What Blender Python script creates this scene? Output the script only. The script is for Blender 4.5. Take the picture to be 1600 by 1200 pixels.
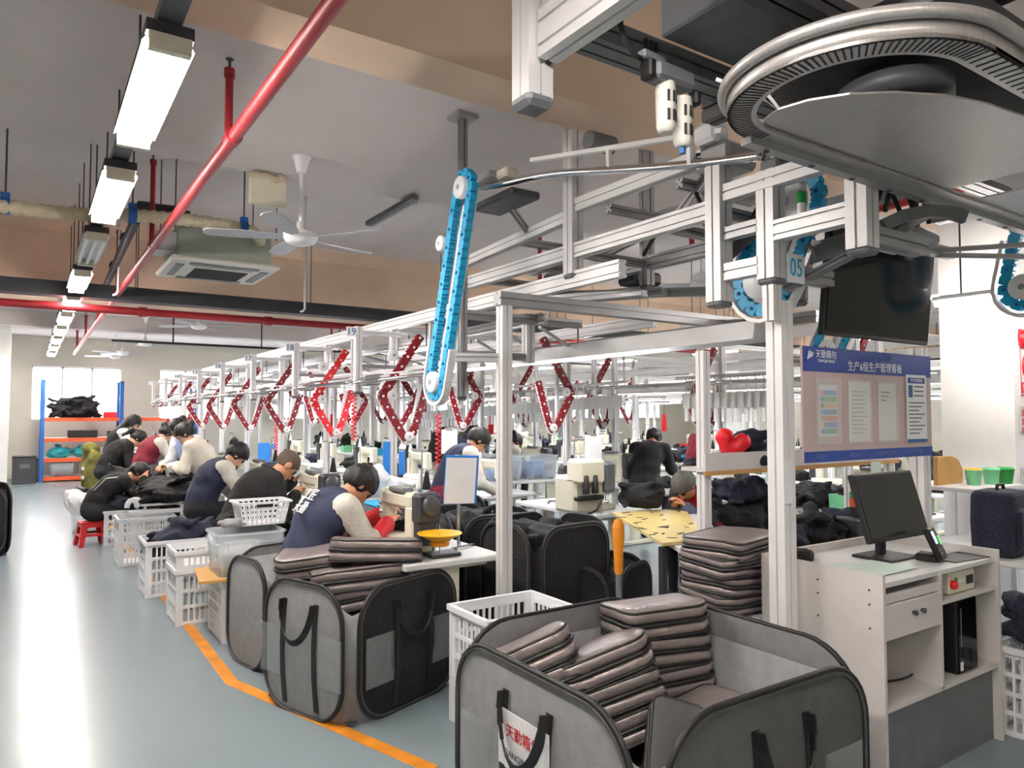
import bpy, bmesh, math, random
import numpy as np
from mathutils import Vector, Matrix, Euler

SC = bpy.context.scene
COL = SC.collection
for _o in list(bpy.data.objects):
    bpy.data.objects.remove(_o)

# ---------------------------------------------------------------- camera
FPX, YAW, PITCH, CAMH = 1130.0, math.radians(33.75), math.radians(2.43), 1.6
cam_data = bpy.data.cameras.new('camera')
cam_data.sensor_fit = 'HORIZONTAL'
cam_data.sensor_width = 36.0
cam_data.lens = 36.0 * FPX / 1600.0
cam_data.clip_start = 0.05
cam_data.clip_end = 200
cam = bpy.data.objects.new('camera', cam_data)
COL.objects.link(cam)
cam.location = (0, 0, CAMH)
cam.rotation_euler = Euler((math.pi / 2 + PITCH, 0, -YAW), 'XYZ')
SC.camera = cam

# ---------------------------------------------------------------- world, exposure
world = bpy.data.worlds.new('world')
SC.world = world
world.use_nodes = True
_bg = world.node_tree.nodes['Background']
_bg.inputs[0].default_value = (0.93, 0.97, 1.0, 1)
_bg.inputs[1].default_value = 4.0
SC.view_settings.view_transform = 'Standard'
SC.view_settings.look = 'None'
SC.view_settings.gamma = 1.0
SC.view_settings.use_curve_mapping = False
SC.view_settings.exposure = 1.28
try:
    SC.cycles.max_bounces = 5
    SC.cycles.diffuse_bounces = 3
    SC.cycles.glossy_bounces = 3
except AttributeError:
    pass
TUBE_W = 60.0       # strength of the aisle fluorescent tubes
LED_W = 30.0         # strength of the trough LED strips and the added fill battens
CEIL_W = 60.0       # strength of the ceiling battens over the other lines

# ---------------------------------------------------------------- pixel -> point helper (1600 x 1200 frame)
_R = cam.rotation_euler.to_matrix()
def ray(u, v):
    return _R @ Vector(((u - 800.0) / FPX, -(v - 600.0) / FPX, -1.0))
def at(u, v, z=None, X=None, Y=None, d=None):
    r = ray(u, v)
    if z is not None: t = (z - CAMH) / r.z
    elif X is not None: t = X / r.x
    elif Y is not None: t = Y / r.y
    else: t = d
    return Vector((0, 0, CAMH)) + r * t

# ---------------------------------------------------------------- materials
def srgb(h):
    h = h.lstrip('#')
    c = [int(h[i:i + 2], 16) / 255 for i in (0, 2, 4)]
    return tuple((x / 12.92 if x <= .04045 else ((x + .055) / 1.055) ** 2.4) for x in c)
MATS = {}
def mat(key, hexcol=None, rough=.5, metal=0., var=.12, scale=8., bump=0., bscale=None, trans=0., alpha=1., emit=None, estr=0., coat=0., aniso=None):
    if key in MATS: return MATS[key]
    m = bpy.data.materials.new(key)
    m.use_nodes = True
    nt = m.node_tree
    b = nt.nodes['Principled BSDF']
    c = srgb(hexcol)
    tc = nt.nodes.new('ShaderNodeTexCoord')
    no = nt.nodes.new('ShaderNodeTexNoise')
    no.inputs['Scale'].default_value = scale
    no.inputs['Detail'].default_value = 4
    src = tc.outputs['Object']
    if aniso:
        mp = nt.nodes.new('ShaderNodeMapping')
        mp.inputs['Scale'].default_value = aniso
        nt.links.new(src, mp.inputs['Vector']); src = mp.outputs['Vector']
    nt.links.new(src, no.inputs['Vector'])
    rp = nt.nodes.new('ShaderNodeValToRGB')
    rp.color_ramp.elements[0].position = .3
    rp.color_ramp.elements[1].position = .7
    rp.color_ramp.elements[0].color = (*[x * (1 - var) for x in c], 1)
    rp.color_ramp.elements[1].color = (*[min(1, x * (1 + var)) for x in c], 1)
    nt.links.new(no.outputs['Fac'], rp.inputs['Fac'])
    nt.links.new(rp.outputs['Color'], b.inputs['Base Color'])
    b.inputs['Roughness'].default_value = rough
    b.inputs['Metallic'].default_value = metal
    if trans: b.inputs['Transmission Weight'].default_value = trans
    if alpha < 1: b.inputs['Alpha'].default_value = alpha
    if coat: b.inputs['Coat Weight'].default_value = coat
    if emit:
        b.inputs['Emission Color'].default_value = (*srgb(emit), 1)
        b.inputs['Emission Strength'].default_value = estr
    if bump:
        n2 = nt.nodes.new('ShaderNodeTexNoise')
        n2.inputs['Scale'].default_value = bscale or scale * 4
        n2.inputs['Detail'].default_value = 3
        nt.links.new(src, n2.inputs['Vector'])
        bp = nt.nodes.new('ShaderNodeBump')
        bp.inputs['Strength'].default_value = bump
        bp.inputs['Distance'].default_value = .02
        nt.links.new(n2.outputs['Fac'], bp.inputs['Height'])
        nt.links.new(bp.outputs['Normal'], b.inputs['Normal'])
    MATS[key] = m
    return m

# ---------------------------------------------------------------- object helpers
def tag(o, label=None, cat=None, group=None, kind=None):
    if label: o['label'] = label
    if cat: o['category'] = cat
    if group: o['group'] = group
    if kind: o['kind'] = kind
    return o
def empty(name, loc=(0, 0, 0), rz=0., label=None, cat=None, group=None):
    o = bpy.data.objects.new(name, None)
    o.empty_display_size = .1
    o.location = loc
    o.rotation_euler = (0, 0, rz)
    COL.objects.link(o)
    return tag(o, label, cat, group)
def link_mesh(name, me, m, parent=None):
    o = bpy.data.objects.new(name, me)
    COL.objects.link(o)
    if m is not None:
        for x in (m if isinstance(m, (list, tuple)) else [m]): me.materials.append(x)
    o.parent = parent
    return o
def copy_tree(o, parent=None):
    c = o.copy()
    COL.objects.link(c)
    c.parent = parent
    for ch in o.children: copy_tree(ch, c)
    return c

class MB:
    """collects shapes; build() makes them ONE mesh object"""
    def __init__(s): s.v = []; s.f = []; s.sm = []; s.mi = []; s.cur = 0
    def add(s, vs, fs, smooth=False):
        n = len(s.v)
        s.v += [tuple(p) for p in vs]
        s.f += [tuple(i + n for i in f) for f in fs]
        s.sm += [smooth] * len(fs)
        s.mi += [s.cur] * len(fs)
        return s
    def box(s, c, size, rot=None):
        hx, hy, hz = size[0] / 2, size[1] / 2, size[2] / 2
        M = Euler(rot).to_matrix() if rot else None
        P = []
        for x in (-hx, hx):
            for y in (-hy, hy):
                for z in (-hz, hz):
                    p = Vector((x, y, z))
                    if M: p = M @ p
                    P.append(p + Vector(c))
        return s.add(P, [(0, 1, 3, 2), (4, 6, 7, 5), (0, 4, 5, 1), (2, 3, 7, 6), (0, 2, 6, 4), (1, 5, 7, 3)])
    def bb(s, x0, x1, y0, y1, z0, z1):
        return s.box(((x0 + x1) / 2, (y0 + y1) / 2, (z0 + z1) / 2), (abs(x1 - x0), abs(y1 - y0), abs(z1 - z0)))
    def rbox(s, c, size, r=.01, rot=None):
        """box with chamfered edges"""
        hx, hy, hz = [a / 2 for a in size]
        r = min(r, hx * .95, hy * .95, hz * .95)
        bm = bmesh.new()
        pts = []
        for x in (-1, 1):
            for y in (-1, 1):
                for z in (-1, 1):
                    pts += [(x * (hx - r), y * (hy - r), z * hz), (x * (hx - r), y * hy, z * (hz - r)), (x * hx, y * (hy - r), z * (hz - r))]
        for p in pts: bm.verts.new(p)
        bmesh.ops.convex_hull(bm, input=bm.verts)
        bmesh.ops.dissolve_limit(bm, angle_limit=.02, verts=bm.verts, edges=bm.edges)
        bm.verts.index_update()
        M = Euler(rot).to_matrix() if rot else Matrix.Identity(3)
        V = [M @ v.co + Vector(c) for v in bm.verts]
        F = [tuple(v.index for v in f.verts) for f in bm.faces]
        bm.free()
        return s.add(V, F)
    def frame(s, p0, p1, up=None):
        d = (Vector(p1) - Vector(p0)); L = d.length
        d = d / max(L, 1e-9)
        u = Vector(up) if up else (Vector((0, 0, 1)) if abs(d.z) < .95 else Vector((0, 1, 0)))
        a = d.cross(u).normalized(); b = a.cross(d).normalized()
        return d, a, b
    def bar(s, p0, p1, w, h=None, up=None):
        h = h or w
        d, a, b = s.frame(p0, p1, up)
        P = []
        for p in (Vector(p0), Vector(p1)):
            for i, j in ((-1, -1), (1, -1), (1, 1), (-1, 1)): P.append(p + a * (i * w / 2) + b * (j * h / 2))
        return s.add(P, [(0, 3, 2, 1), (4, 5, 6, 7), (0, 1, 5, 4), (1, 2, 6, 5), (2, 3, 7, 6), (3, 0, 4, 7)])
    def alu(s, p0, p1, w=.08, h=None, up=None, slots=1):
        """slotted aluminium profile"""
        h = h or w
        d, a, b = s.frame(p0, p1, up)
        sec = []
        g, dp = .010, .012
        def side(ax, ay, bx, by, L, n):
            # from corner A to B with n slots, inward normal
            tx, ty = bx - ax, by - ay
            l = math.hypot(tx, ty); tx /= l; ty /= l
            nx, ny = -ty, tx
            sec.append((ax, ay))
            for k in range(n):
                c = l * (k + .5) / n
                for q, e in ((-g / 2, 0), (-g / 2, dp), (g / 2, dp), (g / 2, 0)):
                    sec.append((ax + tx * (c + q) + nx * e, ay + ty * (c + q) + ny * e))
        W, H = w / 2, h / 2
        nw = max(1, round(w / h)) if w > h else 1
        nh = max(1, round(h / w)) if h > w else 1
        side(-W, -H, W, -H, w, nw); side(W, -H, W, H, h, nh); side(W, H, -W, H, w, nw); side(-W, H, -W, -H, h, nh)
        n = len(sec)
        P = [Vector(p) + a * x + b * y for p in (p0, p1) for x, y in sec]
        F = [(i, (i + 1) % n, n + (i + 1) % n, n + i) for i in range(n)]
        F.append(tuple(range(n - 1, -1, -1))); F.append(tuple(range(n, 2 * n)))
        return s.add(P, F)
    def tube(s, p0, p1, r, r1=None, n=10, caps=True):
        r1 = r if r1 is None else r1
        d, a, b = s.frame(p0, p1)
        P = []
        for p, q in ((Vector(p0), r), (Vector(p1), r1)):
            for i in range(n):
                t = 2 * math.pi * i / n
                P.append(p + a * (q * math.cos(t)) + b * (q * math.sin(t)))
        s.add(P, [(i, (i + 1) % n, n + (i + 1) % n, n + i) for i in range(n)], True)
        if caps: s.add(P, [tuple(range(n - 1, -1, -1)), tuple(range(n, 2 * n))])
        return s
    def path(s, pts, r, n=6, closed=False, sq=None):
        """tube (or flat strap when sq=(w,h)) along a polyline"""
        pts = [Vector(p) for p in pts]
        N = len(pts)
        P = []
        prev = None
        for i, p in enumerate(pts):
            if closed: d = pts[(i + 1) % N] - pts[i - 1]
            else: d = pts[min(i + 1, N - 1)] - pts[max(i - 1, 0)]
            d.normalize()
            if prev is None:
                u = Vector((0, 0, 1)) if abs(d.z) < .9 else Vector((0, 1, 0))
                a = d.cross(u).normalized()
            else:
                a = (prev - d * prev.dot(d))
                a = a.normalized() if a.length > 1e-6 else d.orthogonal().normalized()
            prev = a
            b = d.cross(a)
            if sq:
                for i2, j2 in ((-1, -1), (1, -1), (1, 1), (-1, 1)): P.append(p + a * (i2 * sq[0] / 2) + b * (j2 * sq[1] / 2))
            else:
                for k in range(n):
                    t = 2 * math.pi * k / n
                    P.append(p + a * (r * math.cos(t)) + b * (r * math.sin(t)))
        m = 4 if sq else n
        F = []
        for i in range(N if closed else N - 1):
            j = (i + 1) % N
            for k in range(m): F.append((i * m + k, i * m + (k + 1) % m, j * m + (k + 1) % m, j * m + k))
        if not closed: F += [tuple(range(m - 1, -1, -1)), tuple(range((N - 1) * m, N * m))]
        return s.add(P, F, not sq)
    def lathe(s, prof, c=(0, 0, 0), n=20, axis='z', smooth=True):
        P = []
        for r, z in prof:
            for i in range(n):
                t = 2 * math.pi * i / n
                x, y = r * math.cos(t), r * math.sin(t)
                q = {'z': (x, y, z), 'y': (x, z, y), 'x': (z, x, y)}[axis]
                P.append(Vector(q) + Vector(c))
        F = []
        for j in range(len(prof) - 1):
            for i in range(n): F.append((j * n + i, j * n + (i + 1) % n, (j + 1) * n + (i + 1) % n, (j + 1) * n + i))
        if axis == 'y': F = [f[::-1] for f in F]
        s.add(P, F, smooth)
        if prof[0][0] > 1e-5: s.add(P[:n], [tuple(range(n - 1, -1, -1))])
        if prof[-1][0] > 1e-5: s.add(P[-n:], [tuple(range(n))])
        return s
    def prism(s, poly, z0, z1, M=None):
        """poly in xy, extruded z0..z1, placed by 4x4 M"""
        n = len(poly)
        P = [Vector((x, y, z)) for z in (z0, z1) for x, y in poly]
        if M: P = [M @ p for p in P]
        F = [(i, (i + 1) % n, n + (i + 1) % n, n + i) for i in range(n)] + [tuple(range(n - 1, -1, -1)), tuple(range(n, 2 * n))]
        return s.add(P, F)
    def loft(s, rings, cap0=True, cap1=True, smooth=True):
        n = len(rings[0])
        P = [p for r in rings for p in r]
        F = []
        for j in range(len(rings) - 1):
            for i in range(n): F.append((j * n + i, j * n + (i + 1) % n, (j + 1) * n + (i + 1) % n, (j + 1) * n + i))
        if cap0: F.append(tuple(range(n - 1, -1, -1)))
        if cap1: F.append(tuple(range((len(rings) - 1) * n, len(rings) * n)))
        return s.add(P, F, smooth)
    def mesh(s, name):
        me = bpy.data.meshes.new(name)
        me.from_pydata(s.v, [], s.f)
        me.polygons.foreach_set('use_smooth', s.sm)
        me.polygons.foreach_set('material_index', s.mi)
        me.update()
        return me
    def build(s, name, m, parent=None):
        return link_mesh(name, s.mesh(name), m, parent)

def fix_normals(me):
    bm = bmesh.new(); bm.from_mesh(me)
    bmesh.ops.recalc_face_normals(bm, faces=bm.faces)
    bm.to_mesh(me); bm.free()

def rrect(w, h, r, n=5):
    """rounded rectangle outline, counter-clockwise"""
    out = []
    r = min(r, w / 2 - 1e-4, h / 2 - 1e-4)
    for cx, cy, a0 in ((w / 2 - r, h / 2 - r, 0), (-w / 2 + r, h / 2 - r, 90), (-w / 2 + r, -h / 2 + r, 180), (w / 2 - r, -h / 2 + r, 270)):
        for k in range(n + 1):
            t = math.radians(a0 + 90 * k / n)
            out.append((cx + r * math.cos(t), cy + r * math.sin(t)))
    return out

def text(name, s, size, M, m, parent=None, extrude=.0006, align='CENTER', sx=1.0):
    cu = bpy.data.curves.new(name, 'FONT')
    cu.body = s; cu.size = size; cu.extrude = extrude
    cu.align_x = align; cu.align_y = 'CENTER'
    cu.resolution_u = 2
    t = bpy.data.objects.new(name, cu)
    COL.objects.link(t)
    bpy.context.view_layer.update()
    me = bpy.data.meshes.new_from_object(t.evaluated_get(bpy.context.evaluated_depsgraph_get()))
    bpy.data.objects.remove(t); bpy.data.curves.remove(cu)
    for v in me.vertices: v.co.x *= sx
    me.transform(M)
    me.name = name
    me.materials.clear()
    return link_mesh(name, me, m, parent)
def facing(p, n, up=(0, 0, 1)):
    """matrix for text/plates: local z = n, local y = up, placed at p"""
    z = Vector(n).normalized(); x = Vector(up).cross(z).normalized(); y = z.cross(x)
    M = Matrix((x, y, z)).transposed().to_4x4()
    M.translation = Vector(p)
    return M

# ---------------------------------------------------------------- implicit surfaces (surface nets)
class SDF:
    def __init__(s, k=.03): s.pr = []; s.k = k
    def cap(s, a, b, ra, rb=None, m=0):
        s.pr.append(('c', np.array(a, float), np.array(b, float), ra, ra if rb is None else rb, m)); return s
    def ell(s, c, r, R=None, m=0):
        s.pr.append(('e', np.array(c, float), np.array(r, float), None if R is None else np.array(R, float), None, m)); return s
    def cut(s, c, r, R=None):
        s.pr.append(('x', np.array(c, float), np.array(r, float), None if R is None else np.array(R, float), None, 0)); return s
    @staticmethod
    def dist(p, P):
        if p[0] == 'c':
            a, b, ra, rb = p[1:5]
            ab = b - a; L2 = max(float(ab @ ab), 1e-12)
            t = np.clip(((P - a) @ ab) / L2, 0, 1)
            return np.linalg.norm(P - a - t[..., None] * ab, axis=-1) - (ra + (rb - ra) * t)
        c, r, R = p[1:4]
        q = P - c
        if R is not None: q = q @ R
        k0 = np.linalg.norm(q / r, axis=-1)
        k1 = np.linalg.norm(q / (r * r), axis=-1)
        return np.where(k1 > 1e-9, k0 * (k0 - 1) / np.maximum(k1, 1e-9), -min(r))
    def box(s, p, pad):
        if p[0] == 'c':
            r = max(p[3], p[4])
            return np.minimum(p[1], p[2]) - r - pad, np.maximum(p[1], p[2]) + r + pad
        r = p[2] if p[3] is None else np.full(3, p[2].max())
        return p[1] - r - pad, p[1] + r + pad
    def mesh(s, h, noise=0., nscale=9., seed=0):
        solid = [p for p in s.pr if p[0] != 'x']
        bl = [s.box(p, 2.5 * h) for p in solid]
        lo = np.min([b[0] for b in bl], 0); hi = np.max([b[1] for b in bl], 0)
        n = np.ceil((hi - lo) / h).astype(int) + 1
        F = np.full(n, .2, np.float32); L = np.zeros(n, np.int16); D = np.full(n, 9., np.float32)
        ax = [lo[i] + h * np.arange(n[i]) for i in range(3)]
        pad = max(.06, 3 * h)
        for p in s.pr:
            b0, b1 = s.box(p, pad)
            i0 = np.clip(((b0 - lo) / h).astype(int), 0, n - 1); i1 = np.clip(np.ceil((b1 - lo) / h).astype(int) + 1, 1, n)
            sl = tuple(slice(i0[i], i1[i]) for i in range(3))
            P = np.stack(np.meshgrid(*[ax[i][sl[i]] for i in range(3)], indexing='ij'), -1)
            d = s.dist(p, P).astype(np.float32)
            f = F[sl]
            k = s.k
            if p[0] == 'x':
                a, b = f, -d
                hh = np.maximum(k * .4 - np.abs(a - b), 0) / (k * .4)
                F[sl] = np.maximum(a, b) + hh * hh * k * .1
            else:
                hh = np.maximum(k - np.abs(f - d), 0) / k
                F[sl] = np.minimum(f, d) - hh * hh * k * .25
                mm = d < D[sl]
                L[sl] = np.where(mm, p[5], L[sl]); D[sl] = np.where(mm, d, D[sl])
        if noise:
            rs = np.random.RandomState(seed)
            X, Y, Z = np.meshgrid(*ax, indexing='ij')
            w = np.zeros(n, np.float32)
            for q in range(5):
                kv = rs.normal(size=3); kv *= nscale * (1 + .5 * q) / np.linalg.norm(kv)
                w += (np.sin(X * kv[0] + Y * kv[1] + Z * kv[2] + rs.rand() * 6 + 1.5 * np.sin(.6 * (Y * kv[0] - X * kv[2]) + q)) / (1 + .4 * q)).astype(np.float32)
            F += noise * w
        return s.nets(F, L, lo, h)
    @staticmethod
    def nets(F, L, lo, h):
        n = np.array(F.shape)
        cn = n - 1
        acc = np.zeros((*cn, 3), np.float32); cnt = np.zeros(cn, np.float32)
        ins = F < 0
        sub = lambda A, o: A[o[0]:o[0] + cn[0], o[1]:o[1] + cn[1], o[2]:o[2] + cn[2]]
        for axis in range(3):
            for a in (0, 1):
                for b in (0, 1):
                    o0 = [0, 0, 0]; oth = [i for i in range(3) if i != axis]
                    o0[oth[0]] = a; o0[oth[1]] = b
                    o1 = list(o0); o1[axis] = 1
                    A, B = sub(F, o0), sub(F, o1)
                    m = (A < 0) != (B < 0)
                    t = np.where(m, A / np.where(m, A - B, 1), 0)
                    cnt += m
                    for i in range(3):
                        acc[..., i] += np.where(m, (t if i == axis else o0[i]), 0)
        act = cnt > 0
        idx = -np.ones(cn, np.int64); ids = np.argwhere(act)
        idx[act] = np.arange(len(ids))
        V = (ids + acc[act] / cnt[act][:, None]) * h + lo
        lab = L[:-1, :-1, :-1][act]
        Q = []
        for axis in range(3):
            o = [i for i in range(3) if i != axis]
            s0 = [slice(1, -1)] * 3; s1 = [slice(1, -1)] * 3
            s0[axis] = slice(0, n[axis] - 1); s1[axis] = slice(1, n[axis])
            A, B = ins[tuple(s0)], ins[tuple(s1)]
            e = np.argwhere(A != B)
            if not len(e): continue
            fl = A[tuple(e.T)]
            e = e.copy(); e[:, o[0]] += 1; e[:, o[1]] += 1
            def g(da, db):
                q = e.copy(); q[:, o[0]] -= da; q[:, o[1]] -= db
                return idx[tuple(q.T)]
            q = np.stack([g(1, 1), g(0, 1), g(0, 0), g(1, 0)], 1)
            flip = fl if axis != 1 else ~fl
            q[~flip] = q[~flip][:, ::-1]
            Q.append(q)
        Q = np.concatenate(Q) if Q else np.zeros((0, 4), int)
        Q = Q[(Q >= 0).all(1)]
        fl = lab[Q[:, 0]]
        return V, Q, fl

def smooth_seams(V, Q, L, it=4):
    """straighten the lines where two materials meet"""
    if len(Q) == 0 or L.max() == L.min(): return V, Q, L
    e = np.concatenate([np.stack([Q[:, i], Q[:, (i + 1) % 4]], 1) for i in range(4)]); f = np.tile(np.arange(len(Q)), 4)
    e.sort(1); key = e[:, 0].astype(np.int64) * (len(V) + 1) + e[:, 1]
    o = np.argsort(key, kind='stable'); k = key[o]
    same = np.nonzero(k[1:] == k[:-1])[0]
    a, b = o[same], o[same + 1]
    bd = e[a[L[f[a]] != L[f[b]]]]
    if len(bd) == 0: return V, Q, L
    V = V.copy()
    for _ in range(it):
        acc = np.zeros_like(V); n = np.zeros(len(V))
        for i, j in ((0, 1), (1, 0)):
            np.add.at(acc, bd[:, i], V[bd[:, j]]); np.add.at(n, bd[:, i], 1)
        m = n > 1
        V[m] = .4 * V[m] + .6 * acc[m] / n[m][:, None]
    return V, Q, L

def np_mesh(name, chunks):
    """chunks of (V, Q, face material) joined into one mesh"""
    chunks = [smooth_seams(*c) for c in chunks]
    V = np.concatenate([c[0] for c in chunks]); off = 0; Q = []
    for c in chunks:
        Q.append(c[1] + off); off += len(c[0])
    Q = np.concatenate(Q); Lb = np.concatenate([c[2] for c in chunks])
    me = bpy.data.meshes.new(name)
    me.vertices.add(len(V)); me.vertices.foreach_set('co', V.astype(np.float32).ravel())
    me.loops.add(len(Q) * 4); me.loops.foreach_set('vertex_index', Q.astype(np.int32).ravel())
    me.polygons.add(len(Q))
    me.polygons.foreach_set('loop_start', np.arange(0, len(Q) * 4, 4, dtype=np.int32))
    me.polygons.foreach_set('loop_total', np.full(len(Q), 4, np.int32))
    me.polygons.foreach_set('material_index', Lb.astype(np.int32))
    me.polygons.foreach_set('use_smooth', np.ones(len(Q), bool))
    me.update(calc_edges=True); me.validate()
    return me
# ---------------------------------------------------------------- palette
mat('alu', '#e0e0e1', .4, .2, .05, 6, aniso=(1, 1, .2))
mat('alu_dark', '#a2a3a5', .4, .4, .06, 6)
mat('alu_white', '#ededee', .45, .15, .04, 6)
mat('steel', '#b9b6b4', .34, .6, .12, 14, .08, 60, aniso=(1, 30, 1))
mat('steel_dark', '#55565a', .45, .6, .12, 10)
mat('chrome', '#d8d8da', .15, 1., .04, 6)
mat('white_plastic', '#eceef0', .42, 0, .04, 5)
mat('cream_plastic', '#ddd8c4', .45, 0, .05, 5)
mat('black', '#131315', .55, 0, .2, 12)
mat('black_gloss', '#08090c', .12, 0, .1, 5)
mat('dark_grey', '#3b3d42', .5, .1, .1, 10)
mat('mid_grey', '#6d7074', .5, .1, .1, 10)
mat('slot', '#2a2c30', .7, 0, .1, 10)
mat('red_pipe', '#9c2129', .45, .1, .12, 5)
mat('red', '#d01c22', .4, 0, .08, 8)
mat('bright_red', '#e81d2c', .42, 0, .1, 10)
mat('dark_red', '#8a101f', .42, 0, .12, 10)
mat('cyan', '#19a4d6', .4, 0, .1, 12)
mat('cyan_dark', '#0d5f9e', .5, 0, .1, 12)
mat('blue_steel', '#1f5da6', .45, .1, .1, 6)
mat('orange_steel', '#d4572a', .45, .1, .1, 6)
mat('blue_card', '#2f86dc', .4, 0, .04, 6)
mat('green', '#1d9a3e', .4, 0, .08, 8)
mat('pale_green', '#7fd6a0', .45, 0, .08, 8)
mat('paper', '#eef0f2', .7, 0, .03, 10)
mat('yellow', '#f2b713', .4, 0, .06, 8)
mat('orange', '#e8911d', .45, 0, .1, 14)
mat('navy_fab', '#1d2236', .85, 0, .25, 14, .5, 60)
mat('black_fab', '#141416', .85, 0, .3, 14, .5, 60)
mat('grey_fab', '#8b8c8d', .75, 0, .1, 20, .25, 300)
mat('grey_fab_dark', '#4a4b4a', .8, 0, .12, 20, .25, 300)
mat('bag_satin', '#8f8584', .33, .3, .14, 7, .35, 22)
mat('bag_trim', '#1a1a1c', .5, 0, .1, 20)
mat('teal_fab', '#25949e', .7, 0, .2, 8, .4, 30)
mat('olive_fab', '#6e6a2c', .85, 0, .2, 9, .5, 40)
mat('wood', '#c79a5b', .5, 0, .2, 3, .1, 40, aniso=(1, 14, 1))
mat('yellow_wood', '#d8c27c', .32, 0, .16, 3, .1, 30, aniso=(10, 1, 1))
mat('board_white', '#d9d7d6', .5, 0, .05, 4)
mat('desk_white', '#d6d2cf', .5, 0, .06, 4)
mat('clear', '#dfe8ee', .15, 0, .03, 5, alpha=.32)
mat('poly_bag', '#f2f4f6', .3, 0, .05, 12, .8, 25, alpha=.75)
mat('tray_black', '#33353a', .5, .2, .12, 5)
mat('hose', '#c9bda0', .6, 0, .15, 20)
mat('ceil_paint', '#d4ccca', .9, 0, .05, 1.2, .05, 20)
mat('beam_warm_tint', '#e0c6ae', .9, 0, .08, 1.5, .05, 20)  # tan puts the warm light on the beam faces into their colour
mat('wall_paint', '#d6d1c4', .9, 0, .05, 1.2, .05, 20)
mat('tube_lit', '#ffffff', .4, 0, .01, 5, emit='#fff5ee', estr=TUBE_W)
mat('led_lit', '#ffffff', .4, 0, .01, 5, emit='#fbfbff', estr=LED_W)
mat('ceil_lit', '#ffffff', .4, 0, .01, 5, emit='#fffaf2', estr=CEIL_W)
M = MATS

def floor_material():
    m = bpy.data.materials.new('epoxy_floor'); m.use_nodes = True
    nt = m.node_tree; b = nt.nodes['Principled BSDF']
    tc = nt.nodes.new('ShaderNodeTexCoord')
    def noise(sc, det=5):
        n = nt.nodes.new('ShaderNodeTexNoise'); n.inputs['Scale'].default_value = sc; n.inputs['Detail'].default_value = det
        nt.links.new(tc.outputs['Object'], n.inputs['Vector']); return n
    n1 = noise(.35); n2 = noise(40, 6)
    rp = nt.nodes.new('ShaderNodeValToRGB')
    rp.color_ramp.elements[0].position = .35; rp.color_ramp.elements[1].position = .7
    rp.color_ramp.elements[0].color = (*srgb('#7f8d94'), 1); rp.color_ramp.elements[1].color = (*srgb('#88969b'), 1)
    nt.links.new(n1.outputs['Fac'], rp.inputs['Fac'])
    # scuffs: sparse darker flecks with a shape of their own
    r2 = nt.nodes.new('ShaderNodeValToRGB')
    r2.color_ramp.elements[0].position = .22; r2.color_ramp.elements[1].position = .3
    r2.color_ramp.elements[0].color = (.9, .9, .9, 1); r2.color_ramp.elements[1].color = (1, 1, 1, 1)
    nt.links.new(n2.outputs['Fac'], r2.inputs['Fac'])
    mx = nt.nodes.new('ShaderNodeMix'); mx.data_type = 'RGBA'; mx.blend_type = 'MULTIPLY'
    mx.inputs[0].default_value = .6
    nt.links.new(rp.outputs['Color'], mx.inputs[6]); nt.links.new(r2.outputs['Color'], mx.inputs[7])
    nt.links.new(mx.outputs[2], b.inputs['Base Color'])
    r3 = nt.nodes.new('ShaderNodeMapRange'); r3.inputs[3].default_value = .2; r3.inputs[4].default_value = .26
    n3 = noise(2.2); nt.links.new(n3.outputs['Fac'], r3.inputs[0]); nt.links.new(r3.outputs[0], b.inputs['Roughness'])
    n4 = noise(6, 2); bp = nt.nodes.new('ShaderNodeBump'); bp.inputs['Strength'].default_value = .06; bp.inputs['Distance'].default_value = .02
    nt.links.new(n4.outputs['Fac'], bp.inputs['Height']); nt.links.new(bp.outputs['Normal'], b.inputs['Normal'])
    return m
M['epoxy'] = floor_material()

# ---------------------------------------------------------------- the shell
XL, XR, YB, YF = -4.5, 24.0, -3.0, 22.0
def struct(name, mb, m, parent=None, label=None):
    o = mb.build(name, m, parent)
    if parent is None: tag(o, label, None, None, 'structure')
    return o
fl = struct('floor', MB().bb(XL, XR, YB, YF, -.12, 0), M['epoxy'], label='glossy blue grey epoxy floor with an orange marking line')
mat('line_orange', '#d98a25', .45, 0, .22, 6)
def line_strip(p, q, w=.075):
    MB().bar((p[0], p[1], .001), (q[0], q[1], .001), w, .0022).build('floor_line', M['line_orange'], fl)
lp = [at(232, 900, z=0), at(300, 985, z=0), at(362, 1066, z=0), at(450, 1104, z=0), at(676, 1202, z=0)]
for a_, b_ in ((0, 1), (1, 2), (2, 3), (3, 4)): line_strip(lp[a_], lp[b_])
line_strip(lp[0] + Vector((0, 5, 0)), lp[0])

struct('wall_left', MB().bb(XL - .2, XL, YB, YF, 0, 4.4), M['wall_paint'])
struct('wall_back', MB().bb(XL, XR, YB - .2, YB, 0, 4.4), M['wall_paint'])
struct('wall_right', MB().bb(XR, XR + .2, YB, YF, 0, 4.4), M['wall_paint'])
wins = [(-3.6, -.9), (.05, 2.05), (3.0, 5.0), (6.0, 8.6), (9.4, 12), (12.8, 15.4), (16.2, 18.8), (19.6, 22.2)]
wf = MB(); x = XL
for a_, b_ in wins:
    wf.bb(x, a_, YF, YF + .24, 0, 4.4); x = b_
wf.bb(x, XR, YF, YF + .24, 0, 4.4)
for a_, b_ in wins:
    wf.bb(a_, b_, YF, YF + .24, 0, 1.45); wf.bb(a_, b_, YF, YF + .24, 2.85, 4.4)
struct('wall_far', wf, M['wall_paint'])
mat('pane', '#ffffff', .05, 0, .01, 5, alpha=.12)
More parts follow.
